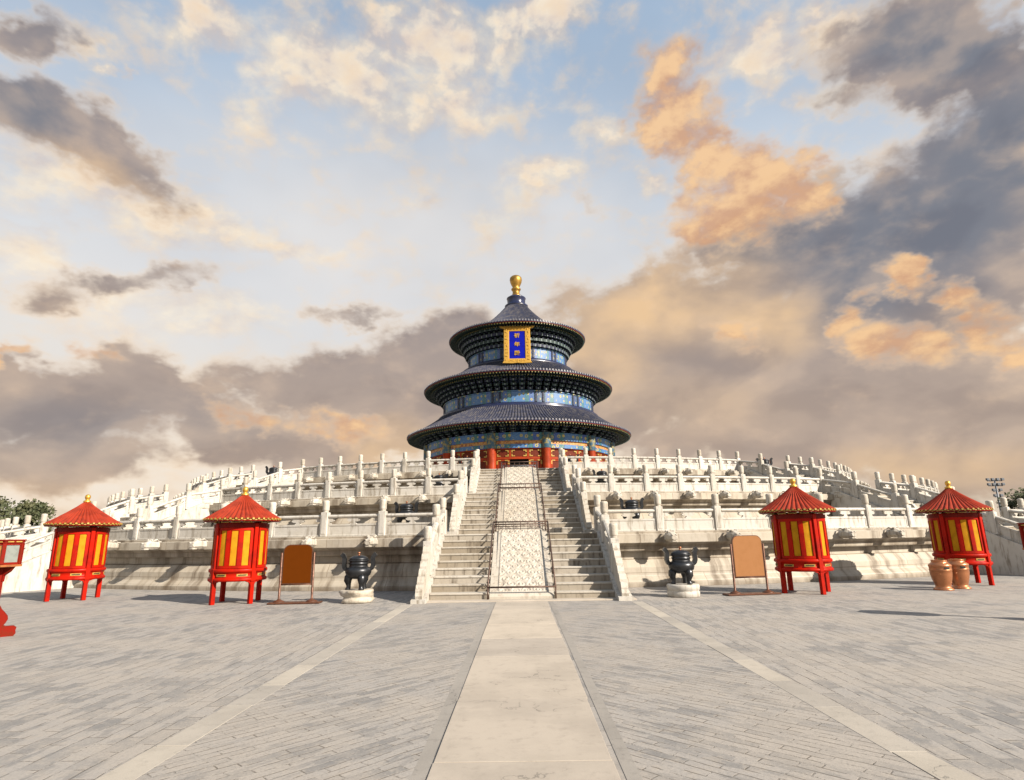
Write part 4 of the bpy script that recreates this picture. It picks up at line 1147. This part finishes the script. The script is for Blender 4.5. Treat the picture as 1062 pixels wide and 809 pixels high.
# ------------------------------------------------------------------ red lantern pavilions
def make_lantern():
    root = thing('red_lantern', (0, 0, 0), '', 'lantern')
    b = MB()
    b.lathe([(0.0, 1.0), (0.83, 1.0), (0.83, 2.36), (0.0, 2.36)], 64)
    b.sm = [False] * len(b.sm)
    body = b.build('body', M['red'], root)
    # base band, rounded, with gilt slots
    b = MB()
    b.lathe([(0.0, 0.66), (0.80, 0.66), (0.90, 0.655), (0.925, 0.68), (0.925, 0.73), (0.90, 0.75), (0.87, 0.76), (0.87, 0.90), (0.905, 0.915), (0.925, 0.94), (0.925, 0.99), (0.90, 1.02), (0.0, 1.02)], 64)
    band = b.build('base_band', M['red'], root)
    s0_ = None
    for q in range(4):
        for off in (-22, 22):
            if s0_ is None:
                s = MB()
                s.arcbox(-11, 11, 0.86, 0.884, 0.80, 0.87, 0, 5)
                s.arcbox(-8.5, 8.5, 0.87, 0.889, 0.822, 0.848, 1, 5)
                s0_ = s.build('gilt_slot', [M['gold_paint'], M['black']], band, (0, 0, 0), R_(45 + off))
            else:
                copy(s0_, band, (0, 0, 0), R_(45 + 90 * q + off))
    b = MB()
    b.lathe([(0.82, 2.22), (0.885, 2.22), (0.885, 2.33), (0.82, 2.33)], 64, 0, False)
    hd = b.build('head_band', M['red_dark'], root, fix=False)
    s0_ = None
    for q in range(4):
        for off in (-24, 0, 24):
            if s0_ is None:
                s = MB()
                s.arcbox(-9, 9, 0.83, 0.90, 2.365, 2.43, 0, 5)
                s.arcbox(-7, 7, 0.88, 0.905, 2.385, 2.412, 1, 5)
                s0_ = s.build('gilt_slot', [M['gold_paint'], M['black']], hd, (0, 0, 0), R_(45 + off))
            else:
                copy(s0_, hd, (0, 0, 0), R_(45 + 90 * q + off))
    legm = None
    for q in range(4):
        b = None
        a = R_(90 * q)
        if legm is None:
            b = MB()
            b.box(-0.068, 0.068, -0.905, -0.765, 0.0, 2.34, ch=0.012)
            b.box(-0.08, 0.08, -0.93, -0.76, 0.645, 1.028, ch=0.012)
            b.prism([(-0.24, 0.655), (-0.068, 0.655), (-0.068, 0.53), (-0.10, 0.61)], -0.88, -0.80)
            b.prism([(0.24, 0.655), (0.068, 0.655), (0.068, 0.53), (0.10, 0.61)], -0.88, -0.80)
            legm = b.build('leg', M['red'], root)
        else:
            copy(legm, root, (0, 0, 0), a)
    # windows
    w0 = None
    for q in range(4):
        f = MB()
        c = 45 + 90 * q
        f.arcbox(c - 37, c + 37, 0.82, 0.868, 2.13, 2.215, 0, 12)
        f.arcbox(c - 37, c + 37, 0.82, 0.868, 1.03, 1.11, 0, 12)
        for e0, e1 in ((-37, -33), (-17.2, -8.8), (8.8, 17.2), (33, 37)):
            f.arcbox(c + e0, c + e1, 0.82, 0.872, 1.111, 2.129, 0, 3)
        for off in (-25.5, 0, 25.5):                             # thin inner beads
            for e in (-1, 1):
                f.arcbox(c + off + e * 7.6 - 0.5, c + off + e * 7.6 + 0.5, 0.83, 0.858, 1.112, 2.128, 0, 1)
        f.build('window_frame', M['red'], root)
        for off in (-25.5, 0, 25.5):
            p = MB(); p.arcbox(c + off - 6.7, c + off + 6.7, 0.825, 0.842, 1.112, 2.128, 0, 4)
            p.build('window', M['yellow'], root)
    # ribbed conical roof
    n = 44
    b = MB()
    rows = [(1.24, 2.47), (0.95, 2.63), (0.6, 2.845), (0.3, 3.06), (0.12, 3.21), (0.09, 3.25)]
    wave = [1, 0.6, -0.3, 0.6]
    vs = []
    for r, z in rows:
        for i in range(n * 4):
            a = 2 * math.pi * i / (n * 4)
            vs.append((r * math.sin(a), -r * math.cos(a), z + 0.034 * min(1, r * 1.3 + 0.1) * wave[i % 4]))
    k = n * 4
    fs = [(j * k + i, j * k + (i + 1) % k, (j + 1) * k + (i + 1) % k, (j + 1) * k + i) for j in range(len(rows) - 1) for i in range(k)]
    b.add(vs, fs, 0, False)
    b.lathe([(1.235, 2.455), (1.22, 2.40), (0.86, 2.44)], 64, 1, False)
    rf = b.build('roof', [M['roof_red'], M['red_dark']], root, fix=False)
    e = MB()
    for i in range(n):
        a = 2 * math.pi * i / n
        Mx = Matrix.Rotation(a, 4, 'Z') @ Matrix.Translation((0, -1.24, 2.475))
        vs = [(0.038 * math.cos(q * math.pi / 4), -0.015, 0.03 * math.sin(q * math.pi / 4)) for q in range(8)] + [(0.038 * math.cos(q * math.pi / 4), 0.05, 0.03 * math.sin(q * math.pi / 4)) for q in range(8)]
        e.add(vs, [list(range(8))] + [(q, (q + 1) % 8, (q + 1) % 8 + 8, q + 8) for q in range(8)], 0, False, Mx)
        Mx = Matrix.Rotation(a + math.pi / n, 4, 'Z')
        e.add([(-0.07, -1.235, 2.455), (0.07, -1.235, 2.455), (0.0, -1.235, 2.425)], [(0, 1, 2)], 0, False, Mx)
    e.build('tile_trim', M['gold_paint'], rf, fix=False)
    b = MB()
    b.lathe([(0.13, 3.23), (0.13, 3.27), (0.085, 3.29), (0.06, 3.31), (0.075, 3.33), (0.10, 3.39), (0.09, 3.45), (0.05, 3.49), (0.0, 3.50)], 20)
    b.build('finial', M['gold'], root)
    return root
L0 = make_lantern()
LANT = [(-15.15, 21.05, 58, 'red wooden lantern pavilion with yellow panes by the left stair wall, leftmost of the four'),
        (-8.72, 19.1, 56, 'red wooden lantern pavilion with yellow panes beside the dark brown sign board'),
        (8.78, 19.5, 12, 'red wooden lantern pavilion with yellow panes beside the tan sign board'),
        (15.18, 21.6, 28, 'red wooden lantern pavilion with yellow panes standing behind the copper bins')]
for i, (x, y, a, lb) in enumerate(LANT):
    o = L0 if i == 0 else copytree(L0)
    o.location = (x, y, 0); o.rotation_euler = (0, 0, R_(a)); o.scale = (0.9, 0.9, 1.0)
    tag(o, lb, 'lantern', 'red lantern pavilions on the plaza')

# ------------------------------------------------------------------ sign boards
def sign(x, y, rz, mat, w, h, zb, label):
    root = thing('sign_board', (x, y, 0), label, 'sign', 'sign boards on stands', rz)
    b = MB()
    bw = w * 0.88
    b.box(-bw, bw, -0.2, 0.2, 0.0, 0.055, ch=0.02)
    b.build('base', M['brown_metal'], root)
    for s in (-1, 1):
        b = MB()
        X = s * (w / 2 + 0.045)
        b.lathe([(0.17, 0.056), (0.16, 0.075), (0.06, 0.12), (0.04, 0.14), (0.034, 0.15), (0.032, zb + h * 0.78), (0.02, zb + h * 0.8), (0.0, zb + h * 0.8)], 16, cx=X)
        b.build('post', M['brown_metal'], root)
    def outline(g):
        r = 0.2 - g
        o = [(-w / 2 + g, zb + g), (w / 2 - g, zb + g)]
        for k in range(7):
            a = k / 6 * math.pi / 2
            o.append((w / 2 - g - r + r * math.cos(a), zb + h - g - r + r * math.sin(a)))
        for k in range(7):
            a = math.pi / 2 + k / 6 * math.pi / 2
            o.append((-w / 2 + g + r + r * math.cos(a), zb + h - g - r + r * math.sin(a)))
        return o
    b = MB(); b.prism(outline(0.0), -0.025, 0.035)
    fr = b.build('frame', M['brown_metal'], root)
    b = MB(); b.prism(outline(0.022), -0.031, -0.0255)
    b.build('board', mat, root)
    b = MB(); b.tube([(-w / 2 - 0.05, 0, zb - 0.02), (w / 2 + 0.05, 0, zb - 0.02)], 0.018, 8)
    b.build('cross_bar', M['brown_metal'], root)
sign(-6.68, 18.5, R_(4), M['board_dark'], 0.86, 1.13, 0.56, 'dark brown blank sign board on a stand left of the stair')
sign(6.93, 19.05, R_(10), M['board_light'], 0.98, 1.22, 0.52, 'light tan blank sign board on a stand right of the stair')

# ------------------------------------------------------------------ bronze burners
def make_burner():
    root = thing('bronze_burner', (0, 0, 0), '', 'incense burner')
    b = MB()
    b.lathe([(0.0, 0.30), (0.14, 0.305), (0.27, 0.345), (0.355, 0.42), (0.385, 0.51), (0.375, 0.58), (0.33, 0.63), (0.285, 0.65), (0.27, 0.67), (0.265, 0.72), (0.285, 0.735), (0.29, 0.755), (0.27, 0.77), (0.262, 0.80), (0.30, 0.825), (0.31, 0.845), (0.29, 0.86), (0.0, 0.861)], 36)
    b.build('bowl', M['bronze'], root)
    b = MB()
    b.lathe([(0.0, 0.862), (0.28, 0.862), (0.285, 0.88), (0.25, 0.925), (0.17, 0.965), (0.06, 0.985), (0.0, 0.987)], 32)
    lid = b.build('lid', M['bronze'], root)
    b = MB(); b.lathe([(0.06, 0.984), (0.03, 1.0), (0.025, 1.02), (0.05, 1.045), (0.045, 1.075), (0.0, 1.09)], 14)
    b.build('knob', M['bronze_worn'], lid)
    for k in range(3):
        b = MB()
        a = R_(60 + 120 * k)
        dx, dy = math.cos(a), math.sin(a)
        b.tube([(dx * q, dy * q, z) for q, z in ((0.22, 0.44), (0.285, 0.34), (0.30, 0.26), (0.275, 0.16), (0.265, 0.08), (0.285, 0.03), (0.29, 0.0))], [0.10, 0.125, 0.115, 0.075, 0.062, 0.08, 0.085], 12)
        b.build('leg', M['bronze'], root)
    for s in (-1, 1):
        b = MB()
        pts = [(0.33, 0.57), (0.40, 0.62), (0.43, 0.70), (0.42, 0.80), (0.415, 0.90), (0.45, 0.98), (0.50, 1.02)]
        for i in range(len(pts) - 1):
            (x0, z0), (x1, z1) = pts[i], pts[i + 1]
            d = Vector((x1 - x0, 0, z1 - z0)).normalized()
            nx, nz = -d.z * 0.058, d.x * 0.058
            o = [(s * (x0 - nx - d.x * .01), z0 - nz - d.z * .01), (s * (x1 - nx + d.x * .01), z1 - nz + d.z * .01), (s * (x1 + nx + d.x * .01), z1 + nz + d.z * .01), (s * (x0 + nx - d.x * .01), z0 + nz - d.z * .01)]
            b.prism(o, -0.075 - 0.001 * i, 0.075 + 0.001 * i)
        b.build('handle', M['bronze'], root)
    return root
def pedestal(x, y, z, rough, label):
    b = MB()
    pr = [(0.0, 0.0), (0.40, 0.0), (0.43, 0.03), (0.44, 0.10), (0.41, 0.15), (0.42, 0.17), (0.47, 0.21), (0.475, 0.30), (0.455, 0.345), (0.43, 0.36), (0.0, 0.362)] if rough else [(0.0, 0.0), (0.45, 0.0), (0.47, 0.02), (0.475, 0.13), (0.455, 0.165), (0.452, 0.185), (0.475, 0.21), (0.48, 0.32), (0.46, 0.355), (0.0, 0.36)]
    b.lathe(pr, 40)
    if rough:
        for p in b.v:
            r = math.hypot(p.x, p.y)
            if r > 0.3:
                k = 1.02 + 0.26 * mnoise.noise(Vector((p.x * 3, p.y * 3, p.z * 6))) + 0.07 * mnoise.noise(Vector((p.x * 9, p.y * 9, p.z * 15)))
                p.x *= k; p.y *= k
    o = b.build('stone_pedestal', M['rough_stone'] if rough else M['marble'], None, (x, y, z), random.uniform(0, 3))
    tag(o, label, 'pedestal')
    return o
B0 = make_burner()
BURN = [(-4.88, 18.62, 0.0, 1.0, True, 'by the dark brown sign at the stair foot'),
        (4.83, 18.85, 0.0, 1.0, False, 'by the light tan sign at the stair foot'),
        (-4.86, 26.0, Z1, 1.0, True, 'on the lowest terrace left of the central stair'),
        (4.76, 26.0, Z1, 1.0, False, 'on the lowest terrace right of the central stair'),
        (-4.32, 32.3, Z2, 0.95, True, 'on the middle terrace left of the central stair'),
        (4.32, 31.6, Z2, 0.95, False, 'on the middle terrace right of the central stair'),
        (-3.5, 40.0, Z3, 1.15, True, 'on the top terrace left of the hall door'),
        (3.4, 40.0, Z3, 1.15, False, 'on the top terrace right of the hall door'),
        (-16.2, 39.3, Z2 + 0.9, 1.0, True, 'high beside the left flanking stair'),
        (16.15, 39.6, Z2 + 0.9, 1.0, False, 'high beside the right flanking stair')]
for i, (x, y, z, s, rough, where) in enumerate(BURN):
    if i >= 8:
        z = Z3
    o = B0 if i == 0 else copytree(B0)
    o.location = (x, y, z + (0.36 if i < 8 else 0.0)); o.rotation_euler = (0, 0, random.uniform(-0.12, 0.12)); o.scale = (s, s, s)
    tag(o, 'dark bronze tripod burner ' + where, 'incense burner', 'bronze tripod burners')
    if i > 7:
        continue
    p = pedestal(x, y, z, rough, ('rough' if rough else 'smooth') + ' stone pedestal of the burner ' + where)
    p['group'] = 'stone pedestals under the burners'

# ------------------------------------------------------------------ copper bins
def make_bin():
    root = thing('copper_bin', (0, 0, 0), '', 'bin')
    b = MB()
    b.lathe([(0.0, 0.0), (0.30, 0.0), (0.305, 0.03), (0.27, 0.06), (0.235, 0.09), (0.225, 0.12), (0.25, 0.20), (0.295, 0.34), (0.325, 0.50), (0.33, 0.60), (0.338, 0.61), (0.338, 0.635), (0.33, 0.645), (0.333, 0.72), (0.345, 0.735), (0.345, 0.78), (0.32, 0.80), (0.28, 0.83), (0.25, 0.85)], 40)
    b.build('body', M['copper'], root)
    b = MB(); b.lathe([(0.25, 0.848), (0.235, 0.87), (0.235, 0.915), (0.25, 0.93), (0.20, 0.935), (0.19, 0.88), (0.0, 0.87)], 32)
    b.build('rim', M['copper'], root)
    b = MB(); b.arcbox(-14, 14, 0.30, 0.346, 0.655, 0.715, 0, 5)
    b.build('opening', M['black'], root)
    b = MB(); b.tube([(0.33 * math.sin(R_(-60 + q * 3)), -0.33 * math.cos(R_(-60 + q * 3)) - 0.012 * math.sin(q / 8 * math.pi), 0.50) for q in range(9)], 0.012, 6)
    b.build('handle', M['copper'], root)
    return root
bn = make_bin()
bn.location = (13.06, 19.62, 0); bn.rotation_euler = (0, 0, R_(2)); bn.scale = (0.90, 0.90, 0.96)
tag(bn, 'round copper litter bin with a dark slot, nearer the stair of the pair', 'bin', 'copper bins')
b2 = copytree(bn)
b2.location = (13.86, 20.0, 0); b2.rotation_euler = (0, 0, R_(-6))
tag(b2, 'round copper litter bin with a dark slot, farther from the stair of the pair', 'bin', 'copper bins')

# ------------------------------------------------------------------ red post lamps
def make_lamp():
    root = thing('post_lamp', (0, 0, 0), '', 'lamp')
    def hexa(b, r, z0, z1, mi=0):
        o = [(r * math.sin(R_(60 * k)), -r * math.cos(R_(60 * k))) for k in range(6)]
        b.prism(o, z0, z1, mi, plane='xy')
    fr = MB()
    for k in range(6):
        Mx = Matrix.Rotation(R_(60 * k), 4, 'Z')
        fr.box(-0.034, 0.034, -0.345, -0.275, 1.42, 1.85, ch=0.008, M=Mx)
    hexa(fr, 0.335, 1.418, 1.462); hexa(fr, 0.335, 1.808, 1.852)
    fr.build('lamp_frame', M['red_worn'], root)
    b = MB()
    hexa(b, 0.36, 1.853, 1.895); hexa(b, 0.385, 1.896, 1.92)
    lid = b.build('lid', M['red_worn'], root)
    for k in range(6):
        for x in (-0.13, 0.02):
            g = MB(); g.box(x, x + 0.11, -0.318, -0.308, 1.863, 1.886, ch=0.003)
            g.build('gilt_slot', M['gold_paint'], lid, (0, 0, 0), R_(30 + 60 * k))
        b = MB(); b.box(-0.125, 0.125, -0.272, -0.266, 1.463, 1.807)
        b.build('pane', M['amber'] if k % 2 else M['glass'], root, (0, 0, 0), R_(30 + 60 * k))
    b = MB(); hexa(b, 0.375, 1.375, 1.417); b.build('tray', M['tray'], root)
    b = MB()
    for q in range(4):
        b.prism([(0.03, 1.374), (0.30, 1.374), (0.22, 1.27), (0.10, 1.2), (0.09, 1.08), (0.03, 1.06)], -0.022, 0.022, M=Matrix.Rotation(R_(45 + 90 * q), 4, 'Z'))
    b.build('bracket', M['red_worn'], root)
    b = MB(); b.box(-0.062, 0.062, -0.062, 0.062, 0.10, 1.373, ch=0.015); b.build('pole', M['red_worn'], root)
    for q in range(4):
        b = MB()
        o = [(0.055, 0.62), (0.09, 0.60), (0.12, 0.54), (0.18, 0.47), (0.235, 0.40), (0.25, 0.33), (0.22, 0.26), (0.19, 0.22), (0.23, 0.20), (0.36, 0.20), (0.41, 0.16), (0.40, 0.10), (0.41, 0.05), (0.38, 0.0), (0.06, 0.0)]
        b.prism(o, -0.06, 0.06, M=Matrix.Rotation(R_(90 * q), 4, 'Z'))
        b.build('scroll_foot', M['red_worn'], root)
    return root
lp = make_lamp()
lp.location = (-10.76, 12.75, 0); lp.rotation_euler = (0, 0, R_(38))
tag(lp, 'worn red post lamp with amber panes at the left edge of the plaza', 'lamp', 'red post lamps')
l2 = copytree(lp)
l2.location = (10.72, 12.85, 0); l2.rotation_euler = (0, 0, R_(-40))
tag(l2, 'red post lamp mostly out of view at the right edge of the plaza', 'lamp', 'red post lamps')

# ------------------------------------------------------------------ masts and distant poles
ms = thing('floodlight_mast', (78.0, 100.0, 0), 'tall floodlight mast with rows of lamps rising beyond the right terrace', 'floodlight mast')
b = MB(); b.tube([(0, 0, 0), (0, 0, 9.7)], [0.22, 0.12], 10); b.build('pole', M['lamp_metal'], ms)
for z, n_, w in ((9.5, 4, 1.2), (8.7, 4, 1.15), (7.8, 2, 0.55), (6.9, 2, 0.5)):
    b = MB(); b.box(-w, w, -0.05, 0.05, z - 0.06, z + 0.06); ar = b.build('crossarm', M['lamp_metal'], ms)
    for k in range(n_):
        x = -w + 2 * w * k / (n_ - 1)
        b = MB(); b.box(x - 0.24, x + 0.24, -0.3, 0.06, z + 0.062, z + 0.45, ch=0.05); b.build('floodlight', M['lamp_metal'], ms)
for s, (x, y) in ((-1, (-20.6, 38.0)), (1, (20.3, 38.0))):
    r = thing('spotlight_pole', (x, y, Z1), 'thin pale pole with a pair of spotlights beside the %s flanking stair' % SIDE[s], 'light pole', 'pale spotlight poles')
    b = MB(); b.tube([(0, 0, 0), (0, 0, 2.7)], 0.035, 8); b.build('pole', M['pale_metal'], r)
    b = MB(); b.tube([(-0.4, 0, 2.7), (0.4, 0, 2.7)], 0.03, 6); b.build('crossarm', M['pale_metal'], r)
    for q in (-1, 1):
        b = MB(); b.box(q * 0.3 - 0.15, q * 0.3 + 0.15, -0.15, 0.1, 2.45, 2.66, ch=0.03); b.build('spotlight', M['pale_metal'], r)

# ------------------------------------------------------------------ trees
def tree(x, y, h, w, seed, label, nleaf=5200, name='cypress_tree'):
    rnd = random.Random(seed)
    root = thing(name, (x, y, 0), label, 'tree', 'trees beyond the terrace')
    b = MB()
    b.tube([(0, 0, 0), (0.1, 0, h * 0.3), (-0.05, 0.1, h * 0.6), (0, 0, h * 0.9)], [h * 0.035, h * 0.028, h * 0.018, 0.03], 9)
    cl = []
    for k in range(26):
        a = rnd.uniform(0, 6.283); u = rnd.uniform(0.22, 0.97)
        rr = w * (0.35 + 0.65 * math.sin(math.pi * min(1, (u - 0.1)))) * rnd.uniform(0.45, 1.0) * (1.15 - 0.55 * u)
        c = Vector((rr * math.cos(a), rr * math.sin(a), h * u))
        b.tube([(0, 0, h * u * 0.75), c * 0.5 + Vector((0, 0, h * u * 0.42)), c], [0.09, 0.06, 0.02], 5)
        cl.append((c, w * rnd.uniform(0.22, 0.42)))
    cl.append((Vector((0, 0, h * 0.95)), w * 0.3))
    b.build('trunk', M['bark'], root)
    f = MB()
    for k in range(nleaf):
        c, r = rnd.choice(cl)
        d = Vector((rnd.gauss(0, 1), rnd.gauss(0, 1), rnd.gauss(0, 0.62)))
        p = c + d.normalized() * r * (rnd.random() ** 0.45)
        s = rnd.uniform(0.09, 0.24)
        u = Vector((rnd.gauss(0, 1), rnd.gauss(0, 1), rnd.gauss(0, 1))).normalized()
        v = u.orthogonal().normalized()
        f.add([p - u * s, p + v * s * 0.6, p + u * s, p - v * s * 0.6], [(0, 1, 2, 3)])
    f.build('crown', M['leaf'], root, fix=False)
tree(-57.6, 63.0, 6.9, 4.6, 1, 'broad dark green cypress at the far left, tallest of the two', 7000)
tree(-52.0, 64.5, 6.0, 3.0, 2, 'smaller dark green cypress beside the left stair, lower than its neighbour')
tree(56.0, 68.0, 5.6, 3.2, 3, 'dark green cypress seen past the right stair by the lamp')
tree(-62.0, 66.0, 6.6, 3.6, 4, 'dark green cypress at the very edge of the left view')
